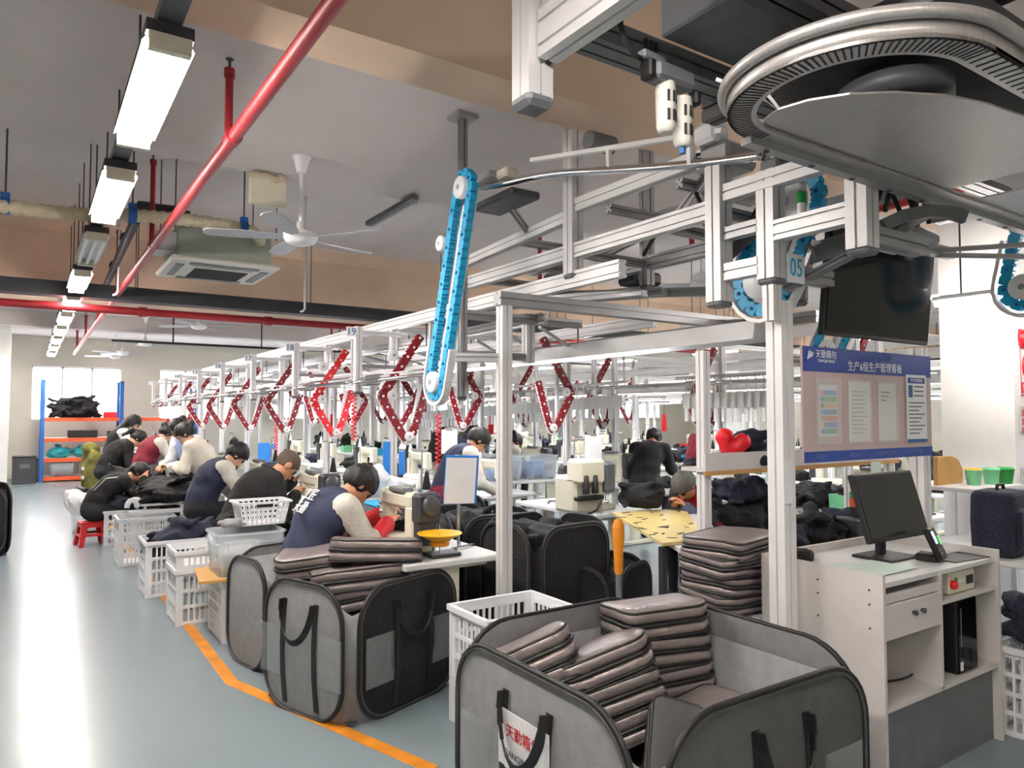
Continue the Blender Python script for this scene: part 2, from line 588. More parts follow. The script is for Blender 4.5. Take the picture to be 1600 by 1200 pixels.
for i, (a_, b_) in enumerate(wins):
    fr = MB()
    for z in (1.47, 2.83): fr.bb(a_, b_, YF + .08, YF + .14, z - .025, z + .025)
    for k in range(4):
        xx = a_ + (b_ - a_) * k / 3; fr.bb(xx - .025, xx + .025, YF + .08, YF + .14, 1.45, 2.85)
    w = struct('window_%d' % (i + 1), fr, M['alu_white'])
    for k in range(3):
        x0 = a_ + (b_ - a_) * k / 3 + .03; x1 = a_ + (b_ - a_) * (k + 1) / 3 - .03
        MB().bb(x0, x1, YF + .105, YF + .113, 1.5, 2.8).build('pane', M['pane'], w)

# ceiling: near bay, flat soffit, deep bay, far bay
ce = MB()
ce.bb(XL, XR, YB, 3.1, 4.2, 4.4)
ce.bb(XL, XR, 3.1, 6.1, 3.6, 4.4)
ce.bb(XL, XR, 6.1, 11.5, 4.2, 4.4)
ce.bb(XL, XR, 11.5, YF, 3.6, 4.4)
struct('ceiling', ce, M['ceil_paint'], label='grey painted concrete ceiling with bays')
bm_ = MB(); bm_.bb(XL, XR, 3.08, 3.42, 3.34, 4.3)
struct('ceiling_beam', bm_, M['beam_warm_tint'])
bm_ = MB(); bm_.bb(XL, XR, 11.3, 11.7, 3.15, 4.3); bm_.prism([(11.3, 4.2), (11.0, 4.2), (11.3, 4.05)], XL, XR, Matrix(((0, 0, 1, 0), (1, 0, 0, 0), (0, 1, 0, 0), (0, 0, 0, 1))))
struct('ceiling_beam', bm_, M['beam_warm_tint'])
struct('ceiling_beam', MB().bb(XL, XR, 16.6, 16.9, 3.3, 3.7), M['ceil_paint'])
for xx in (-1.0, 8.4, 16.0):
    struct('ceiling_beam', MB().bb(xx - .15, xx + .15, YB, 3.1, 3.5, 4.3), M['beam_warm_tint'])
mat('pillar_paint', '#f4f3f1', .8, 0, .04, 2, .05, 20)
pil = struct('pillar', MB().bb(6.0, 6.55, 2.36, 2.87, 0, 4.2), M['pillar_paint'], label='white square concrete pillar with notices')
for xx, yy in ((13.5, 3.2), (13.5, 11.3), (20, 7), (-.62, 20.2)):
    struct('pillar', MB().bb(xx - .25, xx + .25, yy - .25, yy + .25, 0, 3.6), M['pillar_paint'])

# ---------------------------------------------------------------- ceiling fittings
def rod(mb, x, y, z0, z1, r=.006): mb.tube((x, y, z0), (x, y, z1), r, n=6)
def ceil_z(y): return 4.2 if y < 3.08 else 3.6 if y < 6.1 else 4.2 if y < 11.3 else 3.6
LX, LZ = .42, 3.0
mat('reflector', '#ffffff', .25, 0, .01, 5)
fix_words = ['nearest of the aisle row', 'second of the aisle row', None, 'fourth of the aisle row', 'fifth of the aisle row', 'sixth of the aisle row',
             'seventh of the aisle row', 'eighth of the aisle row', 'ninth of the aisle row', 'last of the aisle row before the window']
def fixture(x, y, z, lab, lit=True, L=1.2, tube='tube_lit'):
    e = empty('fluorescent_light', (x, y, z), 0, lab, 'ceiling light', 'aisle fluorescent lights')
    MB().bb(-.085, .085, 0, L, .052, .1).build('housing', M['dark_grey'], e)
    b = MB(); b.prism([(-.095, .03), (-.08, .05), (.08, .05), (.095, .03), (.093, .026), (.076, .045), (-.076, .045), (-.093, .026)], .05, L - .05, Matrix(((1, 0, 0, 0), (0, 0, 1, 0), (0, 1, 0, 0), (0, 0, 0, 1))))
    b.bb(-.08, .08, .05, L - .05, .044, .0515)
    b.build('reflector', M['reflector'], e)
    for yy in (.01, L - .01): MB().bb(-.075, .075, yy - .02, yy + .02, -.015, .05).build('end_cap', M['cream_plastic'], e)
    for xx in (-.062, 0, .062):
        MB().tube((xx, .035, .012), (xx, L - .035, .012), .014, n=8).build('tube', M[tube] if lit else M['white_plastic'], e)
    for yy in (.2, L - .2):
        m_ = MB(); rod(m_, 0, yy, .1, ceil_z(y + yy) - z); m_.build('hanger_rod', M['steel_dark'], e)
    return e
for k, w in enumerate(fix_words):
    y0 = 2.98 + 1.8 * k
    fixture(LX, y0, LZ, ('fluorescent tube light hung over the aisle, ' + w) if w else 'unlit fluorescent light with three grey tubes, third over the aisle', lit=(k != 2))
tr = empty('light_trunking', (LX, 2.4, 3.12), 0, 'slim dark trunking that carries the aisle tube lights', 'trunking')
MB().bb(-.045, .045, 0, 18.4, 0, .05).build('channel', M['mid_grey'], tr)

def run_pipe(name, pts, r, m, lab, cat, risers=(), joints=(), up=.45, heads=True):
    e = empty(name, pts[0], 0, lab, cat)
    o = Vector(pts[0])
    for a_, b_ in zip(pts[:-1], pts[1:]): MB().tube(Vector(a_) - o, Vector(b_) - o, r, n=12).build('pipe_run', M[m], e)
    for p in joints: 
        d_ = (Vector(pts[1]) - Vector(pts[0])).normalized() * .05
        MB().tube(Vector(p) - o - d_, Vector(p) - o + d_, r * 1.28, n=12).build('coupling', M[m], e)
    for p, h in risers:
        p = Vector(p) - o
        rs = MB().tube(p, p + Vector((0, 0, h)), r * .62, n=8).tube(p + Vector((0, 0, h - .05)), p + Vector((0, 0, h)), r * .85, n=8).build('riser', M[m], e)
        if heads:
            hd = MB().tube(p + Vector((0, 0, h)), p + Vector((0, 0, h + .05)), .008, n=6).lathe([(.0, .05), (.022, .052), (.022, .058), (0, .06)], p + Vector((0, 0, h)), 10)
            hd.build('sprinkler_head', M['steel_dark'], rs)
    return e
PX, PZ = .885, 3.1
run_pipe('sprinkler_pipe', [(PX, YB + .1, PZ), (PX, 20.5, PZ - .02)], .035, 'red_pipe', 'long red sprinkler pipe running down the aisle ceiling', 'pipe',
         risers=[((PX, 4.15 + 3 * k, PZ), .42 if 4.15 + 3 * k < 6 or 4.15 + 3 * k > 11 else .8) for k in range(6)], joints=[(PX, 4.05 + 3 * k, PZ) for k in range(6)])
run_pipe('sprinkler_pipe', [(5.08, YB + .1, 3.1), (5.08, 20.5, 3.1)], .04, 'red_pipe', 'red sprinkler pipe above the right end of the workstation line', 'pipe',
         risers=[((5.08, 2.2 + 2.4 * k, 3.1), .4 if not 6 < 2.2 + 2.4 * k < 11.3 else .7) for k in range(6)], joints=[(5.08, 2.0 + 3 * k, 3.1) for k in range(5)])
run_pipe('sprinkler_pipe', [(XL, 10.42, 2.93), (XR, 10.42, 2.93)], .05, 'red_pipe', 'red sprinkler main running crosswise under the black tray', 'pipe',
         risers=[], joints=[(1.6 * k - 2, 10.42, 2.93) for k in range(10)])
ct = empty('cable_tray', (XL, 10.2, 3.02), 0, 'wide black cable tray hung across the whole ceiling', 'cable tray')
MB().bb(0, XR - XL, -.12, .12, 0, .17).build('tray_body', M['tray_black'], ct)
for k in range(12):
    for yy in (-.11, .11):
        m_ = MB(); rod(m_, 1.2 + 2.2 * k, yy, .17, 1.18); m_.build('hanger_rod', M['steel_dark'], ct)
run_pipe('thin_conduit', [(1.2, 14.6, 2.92), (14, 14.6, 2.92)], .022, 'black', 'thin black conduit hung across the far bay', 'conduit', risers=[((2.2 + 1.6 * k, 14.6, 2.92), .66) for k in range(5)], heads=False)
run_pipe('drain_pipe', [at(212, 343, d=6.3), at(165, 448, d=9.6)], .04, 'tray_black', 'sloping black drain pipe beside the red sprinkler pipe', 'pipe', joints=[at(196, 372, d=7.2), at(178, 415, d=8.4)])
q0 = at(215, 322, d=7.2); q1 = at(290, 330, d=7.3); q2 = at(290, 375, d=7.3); q3 = at(289, 300, d=7.3)
run_pipe('drain_pipe', [q0, q1, q2], .045, 'tray_black', 'black elbow pipe above the ceiling air conditioner', 'pipe', joints=[q0 + Vector((.06, 0, 0))])
q0 = at(437, 300, d=6.9)

# ceiling fans
def fan(x, y, z, rot, lab, blades=5, R=.7, top=None):
    e = empty('ceiling_fan', (x, y, z), rot, lab, 'ceiling fan', 'ceiling fans')
    top = (top or ceil_z(y)) - z
    MB().lathe([(0, -.06), (.06, -.058), (.11, -.04), (.13, -.005), (.13, .03), (.1, .045), (.035, .05), (.03, .12), (0, .12)], n=24).build('motor', M['white_plastic'], e)
    MB().tube((0, 0, .1), (0, 0, top - .02), .014, n=10).build('rod', M['white_plastic'], e)
    MB().lathe([(.035, -.12), (.06, -.02), (.075, 0)], (0, 0, top), 16).build('canopy', M['white_plastic'], e)
    out = [(.1, -.025), (.2, -.05), (.45, -.07), (R - .03, -.06), (R, -.03), (R, .03), (R - .03, .06), (.45, .07), (.2, .05), (.1, .025)]
    me = None
    for k in range(blades):
        b = MB().prism(out, -.003, .003, Matrix.Rotation(2 * math.pi * k / blades, 4, 'Z') @ Matrix.Rotation(math.radians(11), 4, 'X'))
        b.build('blade', M['fan_blade'], e)
    return e
mat('fan_blade', '#b9bcc2', .4, .2, .05, 6)
fan(1.72, 5.52, 2.97, .32, 'white five-blade ceiling fan beside the air conditioner')
fan(2.35, 13.0, 3.09, .9, 'white ceiling fan beyond the black cable tray', 4)
fan(1.95, 16.4, 3.05, .1, 'small white ceiling fan near the aisle lights', 4)
fan(1.75, 18.6, 3.0, .5, 'small white ceiling fan in front of the bright window', 4)
fan(1.75, 20.4, 3.05, 1.1, 'white ceiling fan closest to the far window', 4)
fan(6.2, 5.48, 3.05, .7, 'pale ceiling fan above the red pipe on the right', 4)
fan(8.8, 4.6, 3.0, .7, 'ceiling fan over the back line of workstations', 4)

# cassette air conditioner
ac = empty('air_conditioner', (1.05, 7.1, 3.0), 0, 'ceiling cassette air conditioner with slotted white grille', 'air conditioner')
mat('ac_body', '#a9b3a6', .5, .2, .06, 4); mat('ac_panel', '#dcd9d2', .5, 0, .04, 4)
MB().rbox((.475, .475, .03), (.98, .98, .05), .02).build('panel', M['ac_panel'], ac)
MB().bb(.06, .89, .06, .89, .055, .36).build('body', M['ac_body'], ac)
gr = MB().rbox((.475, .475, .0), (.56, .56, .02), .008).build('intake_grille', M['ac_panel'], ac)
for k in range(22): MB().bb(.23, .72, .225 + k * .0235, .237 + k * .0235, -.0135, -.008).build('grille_slot', M['slot'], gr)
for (a0, b0, a1, b1) in ((.16, .05, .79, .13), (.16, .82, .79, .9), (.05, .16, .13, .79), (.82, .16, .9, .79)):
    MB().rbox(((a0 + a1) / 2, (b0 + b1) / 2, .002), (a1 - a0, b1 - b0, .014), .006).build('louvre', M['mid_grey'], ac)
MB().bb(-.12, .06, .2, .5, .12, .3).build('pipe_box', M['white_plastic'], ac)
for xx in (.02, .93):
    for yy in (.02, .93):
        m_ = MB(); rod(m_, xx, yy, .3, 1.2); m_.build('hanger_rod', M['steel_dark'], ac)

# corrugated hose with blue clips
hs = empty('corrugated_hose', (-1, 6.6, 3.2), 0, 'beige corrugated hose hung on blue clips across the aisle', 'hose')
hp = [at(-40, 320, Y=6.6), at(8, 322, Y=6.6), at(60, 330, Y=6.6), at(130, 336, Y=6.62), at(205, 336, Y=6.65), at(280, 342, Y=6.7), at(340, 350, Y=6.75), at(384, 358, Y=6.8), at(402, 366, Y=6.95), at(407, 378, Y=7.2), at(405, 392, Y=7.4), at(396, 400, Y=7.5)]
def resample(pts, step):
    out = [Vector(pts[0])]; 
    for a_, b_ in zip(pts[:-1], pts[1:]):
        n = max(1, int((Vector(b_) - Vector(a_)).length / step))
        out += [Vector(a_).lerp(Vector(b_), (i + 1) / n) for i in range(n)]
    return out
def smooth_pts(pts, it=2):
    for _ in range(it):
        q = [pts[0]]
        for a_, b_ in zip(pts[:-1], pts[1:]): q += [a_.lerp(b_, .25), a_.lerp(b_, .75)]
        pts = q + [pts[-1]]
    return pts
hp = resample(smooth_pts([Vector(p) for p in hp]), .02)
rings = []
mbh = MB(); o_ = Vector(hs.location)
P_ = []; N_ = len(hp)
for i, p in enumerate(hp):
    d_ = (hp[min(i + 1, N_ - 1)] - hp[max(i - 1, 0)]).normalized(); a_ = d_.cross(Vector((.1, 1, .2))).normalized(); b_ = d_.cross(a_)
    r_ = .046 if i % 3 == 0 else .056
    rings.append([p - o_ + a_ * (r_ * math.cos(t)) + b_ * (r_ * math.sin(t)) for t in [2 * math.pi * k / 10 for k in range(10)]])
mbh.loft(rings); mbh.build('hose_body', M['hose'], hs)
for (u, v) in ((8, 322), (207, 337), (381, 357)):
    c_ = at(u, v, Y=6.62 if u < 300 else 6.78) - o_
    cl = MB().tube(c_ + Vector((-.03, 0, 0)), c_ + Vector((.03, 0, 0)), .066, n=12).bb(c_.x - .03, c_.x + .03, c_.y - .03, c_.y + .03, c_.z + .05, c_.z + .1).build('clip', M['blue_steel'], hs)
    m_ = MB(); rod(m_, c_.x, c_.y, c_.z + .1, 4.2 - o_.z, .007); m_.build('hanger_wire', M['steel_dark'], hs)

# cream junction box with torn foam, and a bare batten on the soffit
bx = empty('junction_box', at(418, 318, Y=6.02), 0, 'cream box with ragged foam under the ceiling edge', 'box')
MB().rbox((0, 0, .1), (.3, .05, .24), .01).build('box_body', M['cream_plastic'], bx)
fo = SDF(.02)
rnd = random.Random(3)
for k in range(9): fo.ell((-.13 + .032 * k, -.01, .22 + rnd.uniform(-.02, .02)), (.035, .035, .028))
link_mesh('foam', np_mesh('foam', [fo.mesh(.012)]), M['hose'], bx)
bt = empty('ceiling_batten', at(610, 330, z=3.56), 0, 'unlit slim batten light on the grey soffit', 'ceiling light')
MB().rbox((0, 0, 0), (.07, 1.1, .05), .01).build('housing', M['mid_grey'], bt)
MB().tube((.05, -.52, -.03), (.05, .52, -.03), .013, n=8).build('tube', M['white_plastic'], bt)
def hook(u, v0, v1, d, lab):
    p0 = at(u, v0, d=d); e = empty('conduit_drop', p0, 0, lab, 'conduit')
    h = (p0 - at(u, v1, d=d)).z
    MB().path([(0, 0, ceil_z(p0.y) - p0.z), (0, 0, -h + .04), (-.02, 0, -h + .01), (-.05, 0, -h)], .012, 8).build('conduit_pipe', M['white_plastic'], e)
hook(477, 405, 488, 8.6, 'white hooked conduit hanging in front of the black tray')
hook(185, 420, 462, 8.2, 'short white hooked conduit beside the sloping black pipe')
# ceiling battens over the other lines
for i, xx in enumerate((8.6, 12.4, 16.2, 20)):
    for k in range(6):
        y0 = .4 + 3.2 * k
        e = empty('ceiling_batten', (xx, y0, 2.95), 0, 'lit ceiling batten over the %s row beyond the pillar, %s from the camera end' % (['first', 'second', 'third', 'fourth'][i], ['nearest', 'second', 'third', 'fourth', 'fifth', 'farthest'][k]), 'ceiling light', 'battens over the back lines')
        MB().rbox((0, .6, .03), (.1, 1.24, .05), .01).build('housing', M['white_plastic'], e)
        for dx in (-.03, .03): MB().tube((dx, .02, -.01), (dx, 1.18, -.01), .014, n=8).build('tube', M['ceil_lit'], e)
        m_ = MB(); rod(m_, 0, .2, .05, ceil_z(y0) - 2.95); rod(m_, 0, 1.0, .05, ceil_z(y0 + 1) - 2.95); m_.build('hanger_wire', M['steel_dark'], e)
for y0, w_ in ((-2.4, 'in the corner behind'), (.2, 'beside the entrance')):
    fixture(LX, y0, LZ, 'fluorescent tube light over the aisle ' + w_)
# ================================================================ overhead conveyor, line beside the aisle
X0, XB, XC, XD = 2.35, 2.75, 3.6, 4.6       # numbered posts, beam, middle trough, far-side stations
YS = [5.91 + 1.745 * k for k in range(8)]   # station posts 19, 18, ... 12
NUM = [19, 18, 17, 16, 15, 14, 13, 12]
NW = ['nineteen', 'eighteen', 'seventeen', 'sixteen', 'fifteen', 'fourteen']
line = empty('overhead_conveyor', (XB, 3.6, 0), 0, 'white aluminium overhead conveyor frame with numbered posts beside the aisle', 'conveyor')
def P(x, y, z): return (x - XB, y - 3.6, z)
def lbeam(name, a, b, w=.08, h=None, m='alu', parent=None, up=None):
    return MB().alu(P(*a), P(*b), w, h, up).build(name, M[m], parent or line)
lbeam('rail_beam', (XB, 3.0, 2.42), (XB, 20.2, 2.42), .06, .1, 'alu_white')
lbeam('rail_beam', (XB + .35, 4.2, 2.30), (XB + .35, 20.2, 2.30), .05, .08)
lbeam('rail_beam', (XD - .4, 4.2, 2.36), (XD - .4, 20.2, 2.36), .06, .1)
lbeam('rail_beam', (XB, 4.5, 1.98), (XB, 20.2, 1.98), .05, .06)
for k, y in enumerate(YS):
    ps = lbeam('station_post', (X0, y, 1.80), (X0, y, 2.36), .06)
    MB().rbox(P(X0, y, 1.79), (.066, .066, .03), .01).build('end_cap', M['mid_grey'], ps)
    pl = MB().bb(X0 - XB - .115, X0 - XB - .03, y - 3.6 - .032, y - 3.6 - .026, 2.27, 2.35).build('number_plate', M['paper'], ps)
    if k < 6:
        text('number', str(NUM[k]), .085, facing(P(X0 - .073, y - .0335, 2.308), (0, -1, 0)), M['blue_steel'], pl)
    lbeam('arm', (X0 + .03, y, 2.31), (XB, y, 2.31), .04)
    lbeam('cross_beam', (XB, y + .1, 2.36), (XD - .4, y + .1, 2.36), .06)
    lbeam('support_post', (XB, y + .15, 0), (XB, y + .15, 2.37), .06)
    lbeam('support_post', (XD + .15, y + .15, 0), (XD + .15, y + .15, 2.37), .06)
    lbeam('arm', (X0 + .03, y, 2.02), (XB, y, 2.02), .03, m='alu_dark')
    lbeam('drop_strut', (XB + .02, y - .55, 2.38), (XB + .02, y - .55, 2.0), .03)
    # curved hanger rails that leave the beam at every station
    pts = [P(XB - .05 - .42 * math.sin(t * math.pi) , y - .85 + 1.3 * t, 1.93 - .06 * math.sin(t * math.pi)) for t in [i / 14 for i in range(15)]]
    MB().path(pts, .016, 8).build('hanger_rail', M['chrome'], line)
    pts = [(a + .05, b + .02, c + .05) for a, b, c in pts]
    MB().path(pts, .009, 6).build('guide_rail', M['chrome'], line)
    MB().rbox(P(XB - .25, y + .1, 1.9), (.14, .2, .09), .015).build('switch_box', M['alu_dark'], line)
    MB().rbox(P(XB - .12, y - .4, 1.92), (.1, .14, .08), .015).build('valve_block', M['white_plastic'], line)
    for xx, zz in ((XD - .35, 2.2), (XD - .35, 1.9)):
        MB().path([P(xx + .3 * math.sin(t * math.pi), y - .8 + 1.2 * t, zz) for t in [i / 10 for i in range(11)]], .014, 6).build('hanger_rail', M['chrome'], line)
# the foremost full-height post and its head frame
fp = lbeam('support_post', (2.35, 3.60, 0), (2.35, 3.60, 2.25), .07, m='alu')
lbeam('cross_beam', (2.30, 3.60, 2.29), (XD, 3.60, 2.29), .08, m='alu_dark')
lbeam('cross_beam', (2.39, 3.60, 1.94), (2.10, 3.75, 1.94), .05, m='alu_dark')
lbeam('rail_beam', (XD, 3.0, 2.29), (XD, 6.6, 2.29), .08, m='alu_dark')
lbeam('cross_beam', (2.35, 4.3, 2.29), (3.5, 4.3, 2.29), .06, m='alu_dark')
lbeam('drop_post', (3.05, 4.35, 2.34), (3.05, 4.35, 1.98), .07, m='alu')
lbeam('cross_beam', (2.4, 4.35, 2.02), (3.05, 4.35, 2.02), .05, m='alu_dark')
for k in range(9):
    MB().tube(P(2.9 + .1 * math.sin(k), 4.0 + .5 * k, 2.2), P(3.7, 4.6 + .5 * k, 2.12), .012, n=6).build('diagonal_rail', M['alu_dark'], line)

# lamp trough that runs over the middle of the line
trg = empty('lamp_trough', (XC, 2.7, 2.04), 0, 'long metal lamp trough lit over the middle of the workstation line', 'lamp trough')
MB().prism([(-.12, 0), (-.1, .11), (.1, .11), (.12, 0), (.112, 0), (.094, .102), (-.094, .102), (-.112, 0)], 0, 17, Matrix(((1, 0, 0, 0), (0, 0, 1, 0), (0, 1, 0, 0), (0, 0, 0, 1)))).build('reflector', M['alu_white'], trg)
for k in range(9):
    MB().rbox((0, 1.75 + 1.85 * k, .05), (.05, 1.25, .03), .008).build('led_strip', M['led_lit'], trg)
    m_ = MB(); rod(m_, 0, 1.75 + 1.85 * k, .11, .3); m_.build('hanger_rod', M['steel_dark'], trg)
# added fill battens tucked under the rail, extra light for the work tables
for k in range(1, 8):
    y = 4.35 + 1.745 * k
    e = empty('fill_batten', (2.95, y, 2.2), 0, 'slim added fill batten over the %s sewing table along the aisle' % ['first', 'second', 'third', 'fourth', 'fifth', 'sixth', 'seventh', 'eighth'][k], 'work light', 'added fill battens over the work tables')
    MB().rbox((0, 0, 0), (.035, .9, .03), .008).build('housing', M['white_plastic'], e)
    MB().bb(-.012, .012, -.43, .43, -.022, -.0155).build('led_strip', M['led_lit'], e)
    m_ = MB(); rod(m_, 0, .3, .01, .25); rod(m_, 0, -.3, .01, .25); m_.build('hanger_wire', M['steel_dark'], e)

# ---------------------------------------------------------------- chains
def arc_path(pts, closed=False, step=.05, rad=None):
    """round the corners of a polyline and return evenly spaced points with tangents"""
    pts = [Vector(p) for p in pts]
    out = []
    n = len(pts)
    rng = range(n) if closed else range(1, n - 1)
    seq = []
    if not closed: seq.append(pts[0])
    for i in rng:
        a, b, c = pts[i - 1], pts[i], pts[(i + 1) % n]
        r = rad[i] if rad else .06
        d1 = (a - b).normalized(); d2 = (c - b).normalized()
        ang = d1.angle(d2)
        l = min(r / math.tan(ang / 2), (a - b).length * .49, (c - b).length * .49)
        for k in range(7):
            t = k / 6
            p = b + d1 * l
            q = b + d2 * l
            seq.append(p * (1 - t) ** 2 + b * 2 * t * (1 - t) + q * t * t)
    if not closed: seq.append(pts[-1])
    if closed: seq.append(seq[0])
    L = [0]
    for a, b in zip(seq[:-1], seq[1:]): L.append(L[-1] + (b - a).length)
    m = max(2, round(L[-1] / step)); res = []
    for i in range(m):
        s = L[-1] * (i + .5) / m
        j = max(0, next((q for q in range(len(L) - 1) if L[q + 1] >= s), len(L) - 2))
        t = (s - L[j]) / max(L[j + 1] - L[j], 1e-9)
        res.append((seq[j].lerp(seq[j + 1], t), (seq[j + 1] - seq[j]).normalized()))
    return res, seq
def link_shape(Lk, w, t):
    """one moulded chain link with a hooked tooth: x along chain, y across, z thickness"""
    a = Lk / 2
    return MB().prism([(-a, -w * .35), (-a * .5, -w / 2), (a * .7, -w / 2), (a * .96, -w * .35), (a * .96, w * .32), (a * .7, w / 2), (a * .35, w / 2), (a * .2, w * .33), (0, w * .5), (-a * .6, w * .5), (-a, w * .35)], -t / 2, t / 2)
LINK = {}
def chain(parent, pts, normal, Lk, w, t, m, stud=None, closed=False, rad=None, name='chain_link'):
    key = (Lk, w, t, m)
    if key not in LINK:
        LINK[key] = link_shape(Lk, w, t).mesh('chain_link'); LINK[key].materials.append(M[m])
        s_ = MB().lathe([(w * .16, 0), (w * .16, .006), (w * .09, .009)], n=8).mesh('stud'); s_.materials.append(M[stud or 'white_plastic']); LINK[key, 's'] = s_
    res, seq = arc_path(pts, closed, Lk, rad)
    N = Vector(normal).normalized()
    for i, (p, d) in enumerate(res):
        y = N.cross(d)
        Mx = Matrix((d, y, N)).transposed().to_4x4(); Mx.translation = p
        o = bpy.data.objects.new(name, LINK[key]); COL.objects.link(o); o.parent = parent; o.matrix_local = Mx
        if stud and i % 2 == 0:
            q = bpy.data.objects.new('stud', LINK[key, 's']); COL.objects.link(q); q.parent = o; q.matrix_local = Matrix.Translation((0, 0, t / 2))
    return seq
def disc(parent, c, n, r, t, m='white_plastic', name='wheel'):
    Mx = facing(c, n)
    b = MB().lathe([(r * .25, t), (r * .9, t), (r, t * .8), (r, -t * .2)], n=24)
    b.v = [tuple(Mx @ Vector(p)) for p in b.v]
    o = b.build(name, M[m], parent)
    h = MB().lathe([(r * .25, t + .004), (0, t + .005)], n=12); h.v = [tuple(Mx @ Vector(p)) for p in h.v]
    h.build('hub', M['alu_dark'], o)
    return o

def red_lift(y, lab, m='dark_red', detail=True, xs=0., mirror=False, zs=0.):
    """hanger lift in the plane of constant Y: down-slope, bottom wheel, up-slope"""
    e = empty('chain_lift', (XB + xs, y, 0), 0, lab, 'chain lift', 'red chain lifts at the stations')
    s = -1 if mirror else 1
    q = lambda x, z, yy=0.: Vector((s * (x - XB), yy, z + zs))
    pts = [q(2.80, 2.28), q(2.44, 1.745), q(2.69, 1.33), q(2.86, 1.86)]
    if detail:
        seq = chain(e, pts, (0, -1, 0), .05, .072, .034, m, 'white_plastic', rad=[0, .05, .07, 0])
    else:
        _, seq = arc_path(pts, False, .05, [0, .05, .07, 0])
        MB().path(seq, 0, sq=(.034, .07)).build('chain', M[m], e)
        sd = MB()
        res, _ = arc_path(pts, False, .085, [0, .05, .07, 0])
        for p, d in res: sd.box(p + Vector((0, -.018, 0)), (.014, .012, .014))
        o = sd.build('chain_studs', M['white_plastic'], e); o['kind'] = 'stuff'
    cen = q(2.6, 1.75)
    off = []
    for p in seq[4:]:
        d = Vector((p.x - q(2.66, 1.7).x, 0, p.z - q(2.66, 1.7).z)).normalized()
        off.append(p + d * .052)
    MB().path(off, .008, 6).build('outer_guide', M['alu_white'], e)
    ins = [q(2.775, 1.86), q(2.66, 1.47)]
    MB().bar(q(2.80, 1.86), q(2.725, 1.5), .03, .03).build('inner_guide', M['alu_white'], e)
    disc(e, q(2.53, 1.76, -.02), (0, -1, 0), .045, .02)
    disc(e, q(2.535, 2.10, -.02), (0, -1, 0), .05, .02)
    disc(e, q(2.685, 1.415, -.02), (0, -1, 0), .04, .02)
    MB().alu(q(2.6, 1.42, .03), q(2.6, 1.98, .03), .03).build('mast', M['alu'], e)
    MB().bar(q(2.6, 1.45, .0), q(2.69, 1.42, .0), .02).build('bracket', M['alu_dark'], e)
    return e
for k, y in enumerate(YS):
    lab = ('dark red chain lift with white wheels below the post marked %s' % NW[k]) if k < 6 else ('dark red chain lift, %s along the aisle' % ('second farthest' if k == 6 else 'farthest'))
    red_lift(y - .3, lab, 'bright_red' if k == 1 else 'dark_red', detail=(k < 4))
for k in range(6):
    red_lift(YS[k] - .3, 'dark red chain lift on the far side of the workstation line, %s' % ['nearest', 'second', 'third', 'fourth', 'fifth', 'sixth'][k], detail=(k < 2), xs=XD - XB - .45, mirror=True, zs=.06)

# ---------------------------------------------------------------- blue chain lift
def blue_lift(pt, pb, half, lab, wheel=.075):
    """loop in a plane of constant X between centre pt (top) and pb (bottom)"""
    e = empty('chain_lift', (pt[0], pt[1], 0), 0, lab, 'chain lift', 'blue chain lifts')
    o = Vector((pt[0], pt[1], 0))
    a = Vector(pt) - o; b = Vector(pb) - o
    d = (b - a).normalized(); s = Vector((1, 0, 0)).cross(d).normalized()
    seq = []
    n = 9
    loop = [a + s * half, b + s * half] + [b + (s * math.cos(t) + d * math.sin(t)) * half for t in [math.pi * k / 8 for k in range(1, 8)]] + [b - s * half, a - s * half] + [a - (s * math.cos(t) + d * math.sin(t)) * half for t in [math.pi * k / 8 for k in range(1, 8)]]
    chain(e, loop, (-1, 0, 0), .058, .062, .045, 'cyan', 'cyan_dark', True, [.01] * len(loop))
    for p in (a, b):
        disc(e, p + Vector((-.02, 0, 0)), (-1, 0, 0), wheel, .03)
    MB().bar(a + d * .1 - s * (half - .045), b - d * .04 - s * (half - .045), .03, .03).build('inner_guide', M['alu_white'], e)
    g = [b + d * 0 + s * (half + .055) - d * .25] + [b + (s * math.cos(t) + d * math.sin(t)) * (half + .055) for t in [math.pi * k / 10 for k in range(11)]] + [b - s * (half + .055) - d * .25]
    MB().path(g, 0, sq=(.05, .02)).build('outer_guide', M['alu_white'], e)
    MB().alu(a + Vector((.06, 0, 0)), b + Vector((.06, 0, 0)), .05).build('mast', M['alu'], e)
    return e, a, b, s
e_, a_, b_, s_ = blue_lift((2.2, 3.81, 2.99), (2.2, 4.17, 1.81), .088, 'tall bright blue chain lift at the head of the workstation line', .07)
disc(e_, a_.lerp(b_, .29) + s_ * .17 + Vector((-.02, 0, 0)), (-1, 0, 0), .05, .02)
blue_lift((3.04, 2.12, 2.62), (3.04, 2.28, 2.27), .15, 'blue chain lift partly hidden behind the plate reading 05', .1)
blue_lift((5.8, 3.5, 2.6), (5.8, 3.7, 2.18), .12, 'blue chain lift showing under the television', .07)
blue_lift((4.55, 1.62, 2.75), (4.55, 1.72, 2.3), .1, 'blue chain lift at the right edge above the long batten', .07)

